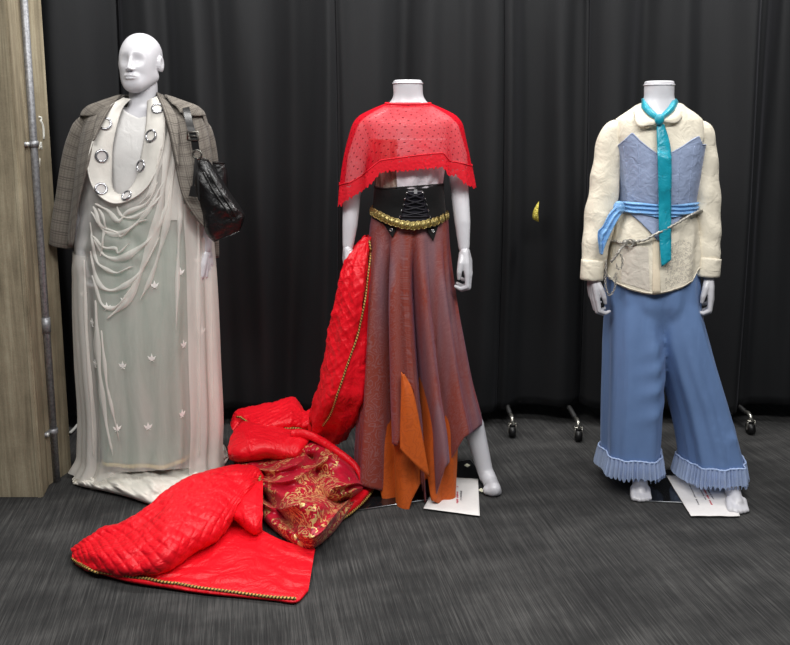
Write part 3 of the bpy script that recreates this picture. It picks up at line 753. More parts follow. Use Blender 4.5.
def strap(pts, w, th=.004, n=30):
    pp = [Vector(p) for p in path(pts, n)]; rows = []
    for i, p in enumerate(pp):
        t = (pp[min(i + 1, n - 1)] - pp[max(i - 1, 0)]).normalized(); x = Vector((1, 0, 0)); x = (x - t * x.dot(t)).normalized(); nrm = x.cross(t).normalized()
        rows.append([p - x * w - nrm * th, p + x * w - nrm * th, p + x * w + nrm * th, p - x * w + nrm * th])
    vs, fs, uv = grid_geo(rows, True); fs = list(fs) + [(0, 1, 2, 3), tuple(range(len(vs) - 4, len(vs)))[::-1]]
    return vs, fs, uv
st_ = make('strap', strap([L(188, 104, .10), L(185.5, 106, -.02), L(187, 112, -.10), L(190, 125, -.15), L(194, 138, -.165), L(196, 150, -.165)], .0125), M_LEA2, bag, False)
p = L(193, 136, -.172); fr = [p + Vector((x * .02, -.003, z * .015)) for x, z in ((-1, -1), (1, -1), (1, 1), (-1, 1), (-1, -1))]
M_PEW = plain('dark_pewter', (120, 118, 112), .3, .9)
make('buckle', join(tube(fr, .003, 6), tube([fr[0] * .5 + fr[3] * .5, fr[1] * .5 + fr[2] * .5], .002, 6)), M_PEW, bag)
p = L(197.5, 154.5, -.165); make('ring', tube([p + Vector((.016 * math.cos(a), -.004, .016 * math.sin(a))) for a in np.linspace(0, 2 * PI, 25)], .0035, 8, False), M_PEW, bag)
make('hang_tag', join(strap([L(196, 158, -.19), L(194.5, 175, -.198), L(193, 190, -.2)], .004, .002), prism([L(191, 186, -.2), L(196, 186, -.2), L(197, 197, -.2), L(189, 196, -.2)], (0, -.004, 0)), strap([L(196, 158, -.187), L(198, 180, -.197), L(199, 200, -.2)], .003, .002)), M_LEA2, bag, False)
# ================================================================== outfit 2: red lace cape, corset, brocade skirt, quilted cape
Y2 = 3.05
m2 = thing('mannequin', 'headless white mannequin in a red lace cape and brocade skirt', 'mannequin', (G(415, 480).x, Y2, 0), 'white mannequins')
K = lambda px, py, dy=0.0: P(px, py, Y2 + dy)
T2 = Surf([(80, 393.5, 422, .052), (84, 393, 422.5, .054), (95, 393.5, 423, .054), (103, 389, 428, .06), (112, 373, 443, .072), (121, 362, 454, .086), (134, 366, 451, .10), (158, 372, 445, .118), (184, 377, 441, .108), (203, 377, 441, .096), (226, 379, 440, .092), (250, 381, 439, .080, .02), (290, 385, 436, .070, .04)], Y2)
body2 = [T2.geo(48, 60, cap=True),
    chain([K(367, 130), K(358, 157, .01), K(352, 195, -.01), K(350, 225, -.03), K(348, 246, -.04)], [.040, .040, .034, .030, .0215]),
    chain([K(449, 130), K(457, 157, .01), K(460, 195, -.01), K(462.5, 222, -.04), K(464, 248, -.06)], [.040, .040, .0345, .031, .0215]),
    chain([K(398, 285, .04), K(397, 370, .04), K(394, 440, .04), K(394, 476, .05)], [.055, .048, .042, .033]),
    chain([K(426, 285, .04), K(446, 370, .03), K(473, 425, .0), K(487, 478, -.05)], [.055, .05, .045, .030]),
    foot_geo(K(394, 480, .05), Vector((K(394, 486).x, Y2 - .12, .012))),
    chain([K(487, 474, -.05), K(491, 484, -.09), G(494, 489, .028), G(498, 491.5, .017)], [.031, .031, .028, .016]),
    chain([G(487.5, 490, .022), G(489, 491.5, .014)], [.02, .013]), chain([G(492, 492, .018), G(493, 493.5, .012)], [.018, .011])]
b2 = make('body', remesh(join(*body2), .006), M_MAN, m2)
nk = [T2.pt(t, 83.5, .0012) for t in np.linspace(-PI, PI, 41)]
make('neck_cap', join(tube(nk, .0022, 6, False), T2.geo(48, 4, top=79.4, bot=83, off=.001, cap=True) if False else box(K(408, 80.4), (.02, .02, .002))), M_MAN, m2)
make('hand', hand_geo(K(464.5, 250, -.062), (.20, -.06, -1), (-.30, -1, 0), (-1, .25, -.15), 1.06, (10, 78, 122)), M_MAN, m2)
make('hand', hand_geo(K(347.7, 248, -.042), (-.04, -.05, -1), (.25, -1, 0), (1, .2, 0)), M_MAN, m2)
plate(m2, [G(359, 511), G(494, 490.5), G(470, 461), G(352, 479)])
dm = []
for px, py in ((467.2, 465.3), (481.5, 490.2)):
    c = G(px, py, .0075); dm.append([c + Vector((x, y, 0)) for x, y in ((-.013, 0), (0, -.018), (.013, 0), (0, .018))])
for q in dm: make('plate_sticker', prism(q, (0, 0, .0006)), plain('cream_sticker', (222, 220, 196), .6), m2, False)
# ---- brocade and orange skirt
def mat_brocade():
    t = NT('shot_paisley_brocade'); u = t.uv(); o = t.obj()
    nn = t.n('ShaderNodeTexNoise'); t.t.links.new(u, nn.inputs['Vector']); nn.inputs['Scale'].default_value = 16; nn.inputs['Detail'].default_value = 2
    mx = t.n('ShaderNodeMix', data_type='RGBA'); mx.inputs[0].default_value = .10; t.t.links.new(u, mx.inputs[6]); t.t.links.new(nn.outputs['Color'], mx.inputs[7])
    v = t.vor(mx.outputs[2], 22); sw = t.math('FRACT', t.math('MULTIPLY', v, 4.5)); pat = t.math('LESS_THAN', sw, .34)
    fine = t.noise(o, 420, 3, .7)
    c = t.mix(t.ramp(t.noise(t.obj((11, 11, .9)), 1, 2), [(.50, (0, 0, 0, 1)), (.66, (1, 1, 1, 1))]), lin((150, 66, 52)), lin((136, 98, 106)))
    c = t.mix(t.math('MULTIPLY', pat, .55), c, lin((158, 112, 112)))
    c = t.mix(t.math('MULTIPLY', fine, .45), c, lin((84, 46, 46)))
    b = t.bsdf(c, .5, 0, .35, .3, lin((150, 130, 170)), t.bump(t.math('ADD', t.math('MULTIPLY', pat, .3), t.math('MULTIPLY', t.noise(t.obj((9, 9, 4)), 1, 3), 2)), .4, .004)); return t.m
M_BRO = mat_brocade()
def mat_orange():
    t = NT('orange_jacquard'); u = t.uv()
    nn = t.n('ShaderNodeTexNoise'); t.t.links.new(u, nn.inputs['Vector']); nn.inputs['Scale'].default_value = 14
    mx = t.n('ShaderNodeMix', data_type='RGBA'); mx.inputs[0].default_value = .12; t.t.links.new(u, mx.inputs[6]); t.t.links.new(nn.outputs['Color'], mx.inputs[7])
    sw = t.math('FRACT', t.math('MULTIPLY', t.vor(mx.outputs[2], 18), 4)); pat = t.math('LESS_THAN', sw, .3)
    c = t.mix(t.math('MULTIPLY', pat, .35), lin((192, 88, 30)), lin((160, 70, 26)))
    t.bsdf(c, .5, 0, .35, .2, lin((255, 170, 90)), t.bump(t.math('ADD', pat, t.math('MULTIPLY', t.noise(t.obj((8, 8, 3)), 1, 3), 5)), .4, .003)); return t.m
M_ORA = mat_orange()
def gauss(x, c, w): return math.exp(-((x - c) / w) ** 2)
def F3(th, v):
    co, si = math.cos(th), math.sin(th); k = min(1, max(0, (v - 222) / 60)); g = .35 + .65 * min(1, max(0, (v - 222) / 220))
    if si > 0: return k * g * .022 * math.sin(9 * th + .6) * si
    w = min(1, -si / .35); f = 0
    f += -.120 * gauss(co, -.52, .075) + .035 * gauss(co, -.72, .11) + .045 * gauss(co, -.27, .13)
    f += -.110 * gauss(co, .10, .05 + .015 * k) + .040 * gauss(co, .27, .09) - .035 * gauss(co, .47, .07) + .028 * gauss(co, .64, .10) - .012 * gauss(co, .84, .06) - .018 * gauss(co, -.12, .05)
    return f * k * g * w * 1.15 + .003 * math.sin(21 * th + v * .02) * k
SK = Surf([(213, 372.5, 446.5, .112), (222, 371, 448, .118), (240, 369, 449, .125), (262, 366, 451, .135), (300, 363, 456.5, .15), (340, 361, 463.5, .165), (380, 359, 471, .185), (420, 357, 481, .218), (460, 355, 486, .245), (486, 354, 489, .262)], Y2, 2.1, F3)
sk = thing('brocade_skirt', 'long brown paisley brocade skirt with orange lining and ragged hem', 'skirt', (K(415, 490).x, Y2, 0))
hem = pl([(340, 488), (362, 486), (382, 491), (386, 470), (388, 440), (396, 446), (399.5, 442), (401, 400), (402, 371), (407, 382), (413, 390), (418, 400), (420, 470), (424, 502), (433, 506), (437, 492), (445, 468), (452, 458), (458, 448), (464, 438), (474, 431), (480, 426), (495, 420)])
sg = SK.geo(520, 90, bot=hem)
make('outer_panel', sg, M_BRO, sk, solid=.0035)
F4 = lambda th, v: F3(th, v) * (1 - .75 * min(1, max(0, (v - 380) / 50))) + (.022 * gauss(math.cos(th), -.05, .22) if math.sin(th) < 0 else 0) * min(1, max(0, (v - 300) / 100))
LN = Surf([(226, 373, 446, .105), (262, 369, 449, .118), (300, 367, 453, .13), (340, 366, 458, .142), (380, 365, 463, .158), (420, 366, 466, .195), (460, 368, 466, .225), (486, 369, 466, .25)], Y2, 2.1, F4)
hem2 = pl([(340, 474), (366, 478), (380, 490), (384, 505), (396, 509), (408, 513), (412, 500), (420, 484), (428, 478), (431, 500), (444, 506), (455, 508), (456, 480), (458, 440), (470, 420)])
make('orange_lining', LN.geo(420, 80, bot=hem2), M_ORA, sk, solid=.003)
# turned-back orange corner falling at the front, edged in lilac
tp = [(401.5, 372), (401, 400), (400, 430), (400, 449)]; tq = [(404, 374), (413, 392), (421, 430), (429.5, 477)]
rows = []
A_ = path([P(x, y, Y2 - d) for (x, y), d in zip(tp, (.225, .25, .268, .282))], 30); B_ = path([P(x, y, Y2 - d) for (x, y), d in zip(tq, (.22, .24, .262, .28))], 30)
for i in range(30):
    rows.append([Vector(A_[i] * (1 - k / 15) + B_[i] * (k / 15)) + Vector((0, -.012 * math.sin(PI * k / 15), 0)) for k in range(16)])
tg = grid_geo(rows); tb = make('turned_corner', tg, M_ORA, sk, solid=.003)
# pressed crease lines across the brocade
sb = bvh_of(sg); cr = []
for q in ([(428, 345), (441, 333), (447, 323), (455, 317), (459, 316)], [(442, 393), (452, 384), (464, 375), (469, 369)], [(405, 335), (411, 328), (416, 318), (419, 309)], [(368, 406), (375, 411), (384, 416)], [(425, 398), (428, 391), (432, 397)], [(371, 333), (377, 338), (384, 343)]):
    pp = [hit(x, y, sb, .001)[0] for x, y in path(q, 14)]; pp = [p for p in pp if p]
    if len(pp) > 3: make('pressed_crease', tube(pp, .0014, 5), M_BRO, sk)
# ---- satin bandeau
def mat_taupe():
    t = NT('taupe_patterned_satin'); o = t.obj(); f = t.noise(t.obj((30, 30, 12)), 1, 4, .7, 1)
    t.bsdf(t.ramp(f, [(.4, lin((112, 92, 82))), (.6, lin((176, 160, 148)))]), .4, .1, .5, 0, None, t.bump(f, .5, .006)); return t.m
BD = Surf([(122, 364, 450, .105), (135, 367, 449, .112), (158, 372, 446, .127), (184, 376, 442, .117), (203, 377, 441, .101)], Y2, 2.3, lambda th, v: .004 * math.sin(15 * th + v * .1) * min(1, max(0, (v - 150) / 30)))
bd = thing('bandeau', 'pale satin crop top with taupe side panel, between lace cape and corset', 'top', (K(409, 195).x, Y2, K(409, 200).z))
bg = BD.geo(160, 40, top=138, bot=202); p_, q_ = split(bg, lambda x, y, c: x < 397)
make('satin_panel', q_, fabric('pale_lilac_satin', (214, 206, 212), .4, 500, .05, 0, None, .4, .03, 22, .7), bd, solid=.002)
make('taupe_panel', p_, mat_taupe(), bd, solid=.002)
# ---- corset belt
M_COR = fabric('black_suede_cloth', (20, 20, 21), .75, 700, .1, .08)
CS = Surf([(180, 375, 443, .118), (190, 374.5, 443.5, .119), (205, 373.5, 444.5, .113), (222, 371.5, 447.5, .125), (242, 368, 450, .14)], Y2)
cs = thing('corset_belt', 'black lace-up corset belt above the brocade skirt', 'corset', (K(410, 215).x, Y2, K(410, 225).z))
cg = CS.geo(200, 40, top=pl([(360, 188), (376, 187), (385, 188.5), (398, 189), (404, 188), (410, 189), (418, 188), (426, 188), (443, 184), (450, 185)]),
            bot=pl([(360, 214), (372, 218), (384, 224), (392.5, 238), (398, 225), (409, 223), (424, 224), (433, 241), (438, 226), (447, 217), (455, 214)]))
make('corset_body', cg, M_COR, cs, solid=.004); cb_ = bvh_of(cg)
pp = [hit(x, y, cb_, .0025)[0] for x, y in ((409, 190), (421, 190), (430, 222), (400, 222))]
def patch(pts_px, b, off, n=14):
    """four-cornered cloth patch lying on a surface"""
    (a0, a1, a2, a3) = [np.array(p, float) for p in pts_px]; rows = []
    for i in range(n):
        s = i / (n - 1); l = a0 * (1 - s) + a3 * s; r = a1 * (1 - s) + a2 * s; row = []
        for k in range(n):
            q = l * (1 - k / (n - 1)) + r * k / (n - 1); h, _ = hit(q[0], q[1], b, off); row.append(h if h else (row[-1] if row else Vector(P(q[0], q[1], Y2 - .12))))
        rows.append(row)
    return grid_geo(rows)
pn = make('lacing_panel', patch([(408, 190), (422, 190), (430, 223), (400, 223)], cb_, .002), plain('black_gloss_satin', (30, 28, 36), .3), cs, solid=.002)
M_CORD = plain('black_cord', (24, 22, 30), .5, 0, .3)
lft = [(407, 193), (405.5, 199), (404, 205), (402, 211), (400.5, 217)]; rgt = [(422.5, 193), (424.5, 199), (426, 205), (427.5, 211), (429, 217)]
for i in range(5):
    for (x0, y0), (x1, y1) in ((lft[i], rgt[min(4, i + 1)]), (rgt[i], lft[min(4, i + 1)])):
        q = [hit(x0 + (x1 - x0) * t, y0 + (y1 - y0) * t, cb_, .006 + .003 * math.sin(PI * t))[0] for t in np.linspace(0, 1, 9)]; q = [v for v in q if v]
        make('lace', tube(q, .0036, 7), M_CORD, pn)
M_NIC = plain('nickel', (205, 205, 205), .25, .9)
M_GOLD = None
ring_me = None
def eyelet_row(pts, b, parent, r, m, name='eyelet', off=.003):
    for x, y in pts:
        p, n = hit(x, y, b, off)
        if not p: continue
        u = Vector((0, 0, 1)).cross(n).normalized(); w = n.cross(u)
        make(name, tube([p + (u * math.cos(a) + w * math.sin(a)) * r for a in np.linspace(0, 2 * PI, 13)], r * .45, 6, False), m, parent)
eyelet_row(lft + rgt, cb_, cs, .0035, M_NIC); eyelet_row([(391.5, 230), (432.5, 231)], cb_, cs, .005, M_NIC, 'stud')
p, n = hit(415.5, 191.5, cb_, .003); make('clasp', box(p, (.012, .006, .016)), plain('silver_clasp', (210, 208, 210), .3, .6), cs, False)
make('top_edge', tube([CS.pt(t, CS.find(t, pl([(360, 188), (376, 187), (385, 188.5), (443, 184), (450, 185)])), .002) for t in np.linspace(-PI, PI, 60)], .003, 6, False), M_BLACK, cs)
# ---- coin belt
def mat_gold():
    t = NT('old_gold'); o = t.obj(); f = t.noise(o, 120, 3, .7)
    t.bsdf(t.ramp(f, [(.3, lin((128, 108, 58))), (.7, lin((226, 208, 140)))]), .34, .75, .5, 0, None, t.bump(t.vor(o, 240), .6, .003)); return t.m
M_GOLD = mat_gold()
BL = Surf([(195, 375.5, 442, .124), (210, 374.5, 443.5, .130), (222, 373, 445, .137), (240, 370, 448, .146)], Y2)
cbelt = thing('coin_belt', 'gold coin belt slung around the black corset', 'belt', (K(410, 225).x, Y2, K(410, 228).z))
cl_ = pl([(360, 207), (371, 209), (378, 213.5), (390, 220), (402, 224), (412, 225.5), (424, 224), (436, 220.5), (446, 215), (455, 210)])
ths = np.linspace(-PI, PI, 600); P_ = [BL.pt(t, BL.find(t, cl_), .006) for t in ths]; Ln = arc(P_)
make('backing_strap', tube(P_, (.002, .009), 8, False), plain('belt_backing', (120, 100, 52), .6), cbelt)
ncoin = 46; cme = None
for i in range(ncoin):
    s = Ln[-1] * i / ncoin; j = int(np.searchsorted(Ln, s)); j = min(max(j, 1), 598); p = P_[j]; tg_ = (P_[j + 1] - P_[j - 1]).normalized()
    out = Vector((p.x - K(409, 220).x, (p.y - Y2) * 2.2, 0)); out = (out - tg_ * out.dot(tg_)).normalized(); up = out.cross(tg_); 
    out = (out + tg_ * .28).normalized(); tg_ = up.cross(out).normalized()
    mw = Matrix((tg_, up, out)).transposed().to_4x4(); mw.translation = p + out * (.003 if i % 2 else .006)
    if cme is None:
        o = make('coin', join(tube([(0, 0, -.0012), (0, 0, .0012)], .0165, 22), tube([(.0148 * math.cos(a), .0148 * math.sin(a), .0015) for a in np.linspace(0, 2 * PI, 25)], .0018, 6, False), ball((0, 0, .001), (.008, .008, .0025), 12, 6)), M_GOLD, base=(0, 0, 0))
        cme = o.data; D.objects.remove(o)
    inst('coin', cme, mw, cbelt)
# ---- red lace cape
def mat_tulle(name, col, op, dots):
    t = NT(name); u = t.uv(); w = t.noise(t.obj(), 420, 2); f = t.noise(t.obj((9, 9, 5)), 1, 3)
    o = t.math('ADD', t.math('MULTIPLY', w, .16), t.math('ADD', t.math('MULTIPLY', f, .3), op), True); c = lin(col)
    if dots:
        a = t.xyz(t.uv((1, 1, 1), .6)); d = .0195
        fx = t.math('SUBTRACT', t.math('FRACT', t.math('DIVIDE', a[0], d)), .5); fy = t.math('SUBTRACT', t.math('FRACT', t.math('DIVIDE', a[1], d)), .5)
        r = t.math('ADD', t.math('MULTIPLY', fx, fx), t.math('MULTIPLY', fy, fy)); dd = t.math('LESS_THAN', r, .014)
        o = t.math('MAXIMUM', o, t.math('MULTIPLY', dd, .95)); c = t.mix(dd, lin(col), lin((120, 8, 26)))
    t.cloth(c, o, .3); return t.m
def mat_lace():
    t = NT('red_lace'); u = t.uv(); nn = t.noise(t.obj(), 60, 2); v = t.vor(t.obj(), 95); e = t.math('GREATER_THAN', t.math('ADD', v, t.math('MULTIPLY', nn, .5)), .42)
    o = t.math('ADD', t.math('MULTIPLY', e, .5), .46, True)
    t.cloth(t.mix(e, lin((206, 16, 34)), lin((238, 42, 56))), o, .25, t.bump(v, .5, .004)); return t.m
cape = thing('lace_cape', 'short red tulle cape with dots and scalloped lace hem', 'cape', (K(409, 150).x, Y2, K(409, 190).z))
def F5(th, v):
    k = min(1, max(0, (v - 118) / 60)); co, si = math.cos(th), math.sin(th)
    f = k * (.006 * math.sin(9 * th + 1) + .004 * math.sin(17 * th))
    if si < 0: f += k * (-.012 * gauss(co, -.62, .10) - .010 * gauss(co, .66, .10) + .008 * gauss(co, -.45, .1) - .006 * gauss(co, .3, .08))
    return f
CP = Surf([(102.5, 388, 428, .062), (106, 379, 437, .078), (110, 370, 446, .09), (116, 359, 456.5, .108), (124, 352.5, 462.5, .126), (136, 348.5, 465, .138), (155, 344, 468.5, .152), (175, 341, 471.5, .160), (200, 339, 476, .166), (215, 338, 478, .17)], Y2, 2.35, F5)
h0 = pl([(330, 204), (341, 205), (345, 200), (352, 196), (362, 190), (371, 183), (380, 172), (390, 170), (405, 170), (420, 168), (435, 167), (443, 166), (449, 175), (456, 174), (464, 182), (472, 186), (485, 189)])
h1 = pl([(330, 188), (343, 184), (352, 182), (362, 176), (371, 168), (380, 160.5), (390, 159), (405, 157), (420, 155), (435, 153.5), (443, 153), (449, 161), (456, 162), (464, 164), (472, 166), (485, 170)])
hs = lambda x: h0(x) + 1.7 * abs(math.sin(x * .62)) + .8 * math.sin(x * 1.9)
tl = CP.geo(300, 60, bot=h1); tl = (tl[0], tl[1], [(.15 * (2 * PI * (i % 300) / 300), .25 * (i // 300) / 59) for i in range(len(tl[0]))])
make('tulle', tl, mat_tulle('dotted_red_tulle', (240, 30, 50), .40, True), cape)
make('lace_border', CP.geo(700, 18, top=lambda x: h1(x) - .5, bot=hs, off=.002), mat_lace(), cape)
M_RED = fabric('red_ribbon', (206, 22, 40), .6, 600, .1)
seam_ = [CP.pt(t, CP.find(t, h1), .003) for t in np.linspace(-PI, PI, 200)]
make('border_seam', tube(seam_, .0022, 6, False), M_RED, cape)
make('neck_binding', tube([CP.pt(t, 103.2 + (1.5 if math.sin(t) < 0 else 0) * -math.sin(t), .001) for t in np.linspace(-PI, PI, 60)], .0042, 8, False), M_RED, cape)
# ---- paper by the plate
def text_lines(parent, lines, m):
    for px0, py0, px1, py1, w in lines:
        rnd = random.Random(int(px0 * 7)); n = 16; gs = []
        for k in range(n):
            if rnd.random() < .16: continue
            a, b = k / n, (k + .7) / n
            p, q = G(px0 + (px1 - px0) * a, py0 + (py1 - py0) * a, .0105), G(px0 + (px1 - px0) * b, py0 + (py1 - py0) * b, .0105)
            d = (q - p).normalized(); s = Vector((-d.y, d.x, 0)) * w * (.7 + .5 * rnd.random())
            gs.append(prism([p - s, q - s * rnd.random(), q + s, p + s * rnd.random()], (0, 0, .0004)))
        yield join(*gs)
def sheet_paper(name, label, cat, corners, lines, wr):
    cs = [G(x, y, .009) for x, y in corners]; t = thing(name, label, cat, (sum(c.x for c in cs) / 4, sum(c.y for c in cs) / 4, .0075)); rows = []
    for i in range(24):
        s = i / 23; row = []
        for k in range(24):
            u = k / 23; p = (cs[0] * (1 - u) + cs[1] * u) * (1 - s) + (cs[3] * (1 - u) + cs[2] * u) * s
            row.append(p + Vector((0, 0, wr * nz(u * 3, s * 3, 5))))
        rows.append(row)
    make('page', grid_geo(rows), plain('white_paper_' + name, (232, 228, 226), .8), t, solid=.0006)
    return t
M_INKR = plain('red_ink', (206, 96, 110), .8); M_INKG = plain('grey_ink', (120, 116, 120), .8)
pa = sheet_paper('paper_sheet', 'white paper sheet with red lettering lying by the brocade skirt hem', 'paper', [(423.4, 508.4), (479.8, 515.8), (478, 478.8), (440, 476.5)], None, .001)
for i, g in enumerate(text_lines(pa, [(457.3, 503, 457.6, 486, .0045)], None)): make('red_lettering', g, M_INKR, pa, False)
for i, g in enumerate(text_lines(pa, [(461, 500, 461.2, 490, .0035)], None)): make('grey_lettering', g, M_INKG, pa, False)
# ---- the long quilted cape: from the belt down over the floor
def mat_red_satin(name, quilt):
    t = NT(name); o = t.obj(); f = t.noise(t.obj((11, 11, 11)), 1, 4, .6, 1.2)
    h = t.math('MULTIPLY', f, 2.6)
    t.bsdf(t.mix(t.noise(o, 40, 3), lin((224, 12, 30)), lin((236, 20, 38))), .42, 0, .35, .1, lin((255, 120, 120)), t.bump(h, .55, .010 if not quilt else .008)); return t.m
M_RS, M_RQ = mat_red_satin('red_satin', False), mat_red_satin('red_quilted_satin', True)
def mat_dragon():
    t = NT('red_gold_brocade'); u = t.uv(); o = t.obj()
    nn = t.n('ShaderNodeTexNoise'); t.t.links.new(o, nn.inputs['Vector']); nn.inputs['Scale'].default_value = 12; nn.inputs['Detail'].default_value = 3
    mx = t.n('ShaderNodeMix', data_type='RGBA'); mx.inputs[0].default_value = .16; t.t.links.new(o, mx.inputs[6]); t.t.links.new(nn.outputs['Color'], mx.inputs[7])
    sw = t.math('FRACT', t.math('MULTIPLY', t.vor(mx.outputs[2], 20), 3.4)); thin = t.math('LESS_THAN', sw, .36)
    zone = t.math('GREATER_THAN', t.noise(o, 6, 3, .6, .8), .46); g = t.math('MULTIPLY', thin, zone)
    dk = t.math('MULTIPLY', t.math('GREATER_THAN', t.noise(o, 120, 2), .56), zone)
    c = t.mix(t.math('MULTIPLY', dk, .6), lin((178, 16, 44)), lin((60, 30, 34))); c = t.mix(g, c, lin((222, 184, 120)))
    b = t.bsdf(c, .38, t.math('MULTIPLY', g, .35), .45, .15, lin((255, 160, 170)), t.bump(t.math('ADD', t.math('MULTIPLY', g, .5), t.math('MULTIPLY', t.noise(t.obj(), 14, 3), 4)), .4, .006)); return t.m
M_DRA = mat_dragon()
M_BRAID = NT('gold_green_braid'); _u = M_BRAID.xyz(M_BRAID.uv()); _s = M_BRAID.math('GREATER_THAN', M_BRAID.math('FRACT', M_BRAID.math('ADD', M_BRAID.math('DIVIDE', _u[1], .011), M_BRAID.math('MULTIPLY', _u[0], 1.0))), .55)
M_BRAID.bsdf(M_BRAID.mix(_s, lin((206, 166, 92)), lin((70, 66, 40))), .5, .3, .4); M_BRAID = M_BRAID.m
def quilt(amp, cell, wr=.004):
    def fn(i, co, uv):
        a = (uv[0] + uv[1]) / cell; b = (uv[0] - uv[1]) / cell
        q = min(1, (abs(math.sin(PI * a)) * abs(math.sin(PI * b))) ** .5 * 1.25)
        return amp * q + wr * nz(co.x * 22, co.y * 22, co.z * 22)
    return fn
def rumple(amp, sc):
    return lambda i, co, uv: amp * (nz(co.x * sc, co.y * sc, co.z * sc) + .5 * abs(nz(co.x * sc * 2.3, co.y * sc * 2.3, co.z * sc * 2.3)))
qc = thing('quilted_cape', 'long red quilted satin cape with gold brocade lining trailing over the carpet', 'cape', (G(220, 540).x, G(220, 540).y, 0))
FP = Surf([(236, 364, 371, .03, -.02), (245, 356, 372, .045, -.03), (260, 343.5, 372.5, .07, -.04), (280, 339, 373, .082, -.05), (300, 335.5, 373, .09, -.05), (330, 330, 373, .095, -.05), (360, 324, 373, .10, -.05), (385, 319, 371, .105, -.05), (405, 312, 366, .10, -.01), (420, 309, 358, .085, .03), (432, 309, 349, .07, .06), (440, 310, 345, .06, .07)], Y2, 2.2,
          lambda th, v: .006 * math.sin(5 * th + v * .03) + .008 * nz(math.cos(th) * 3, math.sin(th) * 3, v * .03))
fg = FP.geo(200, 150, cap=False)
trim = [(369, 241), (369.5, 255), (367.5, 275), (364, 300), (359.5, 325), (353, 348), (345.5, 370), (338, 392), (331, 412), (323, 425)]
tx = lambda y: float(np.interp(y, [q[1] for q in trim], [q[0] for q in trim]))
ql, qr = split(fg, lambda x, y, c: x < tx(y) and c.y < Y2 + 0.03)
make('quilted_panel', displace(ql, quilt(.0032, .042, .005)), M_RQ, qc); make('satin_panel', displace(qr, rumple(.009, 14)), M_RS, qc)
fb = bvh_of(fg); fp = [hit(x, y, fb, .004)[0] for x, y in path(trim, 80)]; fp = [p for p in fp if p]
make('braid_trim', rope(fp, .0036, .011, 8, .0025), M_BRAID, qc)
# back flap
flg = relief([(231, 424), (236, 412), (252, 408), (275, 403), (292, 399.5), (303, 413), (312, 409), (322, 404)], [(233, 432), (244, 424), (258, 433), (272, 432), (290, 430), (302, 430), (314, 428), (326, 425)], [.15, .19, .20, .215, .225, .19, .20, .21], [.13] * 8, 110, 40)
make('quilted_flap', displace(flg, quilt(.0034, .036, .004)), M_RQ, qc)
bf = bvh_of(flg)
for q in ([(238, 417), (244, 419), (250, 423), (256, 429)], [(270, 430.5), (283, 427.5), (296, 427), (306, 428.5), (318, 426)]):
    z_ = [hit(x, y, bf, .006)[0] for x, y in path(q, 30)]; z_ = [p for p in z_ if p]
    if len(z_) > 4: make('braid_trim', rope(z_, .0036, .011, 8, .0025), M_BRAID, qc)
# smooth lobe and rolled rim
lob = relief([(228, 447), (232, 434), (241, 424), (262, 427), (285, 431), (300, 432), (312, 435)], [(229, 459), (240, 463), (255, 461), (270, 459), (285, 461), (298, 460), (306, 446)], [.15, .175, .20, .19, .18, .18, .17], [.07, .06, .065, .07, .07, .08, .13], 110, 40, 2.0)
make('satin_lobe', displace(lob, rumple(.007, 12)), M_RS, qc)
make('rolled_rim', tube([Vector(p) for p in path([G(292, 434, .185), G(303, 433.5, .19), (G(318, 439, .18)), G(335, 450, .16), G(350, 461, .125), G(358, 470, .10), G(363, 482, .07)], 50)], [.019 - .008 * i / 49 for i in range(50)], 14), M_RS, qc)
# brocade heap
def wobD(u, s):
    r = .07 * (abs(math.sin(PI * (1.9 * u + 1.35 * s) + .7 * nz(u * 3, s * 3, 1))) ** .7 - .6) + .016 * (1 - 2 * abs(math.sin(PI * (3.3 * s - 2.7 * u) + 2 * nz(u * 4, s * 4, 8))) ** .8) + .012 * nz(u * 9, s * 9, 3)
    return r * min(1, 6 * u + .15) * min(1, 6 * (1 - u) + .2) * min(1, 5 * (1 - s) + .25)
hp = relief([(220, 468), (245, 463), (270, 459), (300, 449), (320, 442), (342, 458), (356, 470), (364, 484)], [(224, 473), (252, 478), (260, 514), (286, 540), (309, 550), (330, 536), (348, 513), (362, 492)], [.06, .075, .09, .15, .16, .13, .10, .06], .004, 170, 90, 2.0, wobD)
make('brocade_lining', hp, M_DRA, qc); hb = bvh_of(hp)
# gold braid down the brocade's edge
z_ = [hit(x, y, hb, .006)[0] for x, y in path([(252, 470), (258, 475), (262, 484), (261, 500), (259.5, 516)], 40)]; z_ = [p for p in z_ if p]
if len(z_) > 4: make('braid_trim', rope(z_, .0038, .011, 8, .0025), M_BRAID, qc)
ob = relief([(345, 503), (356, 491), (368, 480), (374, 474)], [(340, 520), (352, 512), (365, 500), (375, 488)], [.04, .045, .05, .05], .004, 50, 24)
make('satin_edge', displace(ob, rumple(.004, 16)), M_RS, qc)
oe = bvh_of(ob); z_ = [hit(x, y, oe, .004)[0] for x, y in path([(342, 518), (352, 511), (364, 500), (372, 490)], 30)]; z_ = [p for p in z_ if p]
if len(z_) > 4: make('braid_trim', rope(z_, .004), M_BRAID, qc)
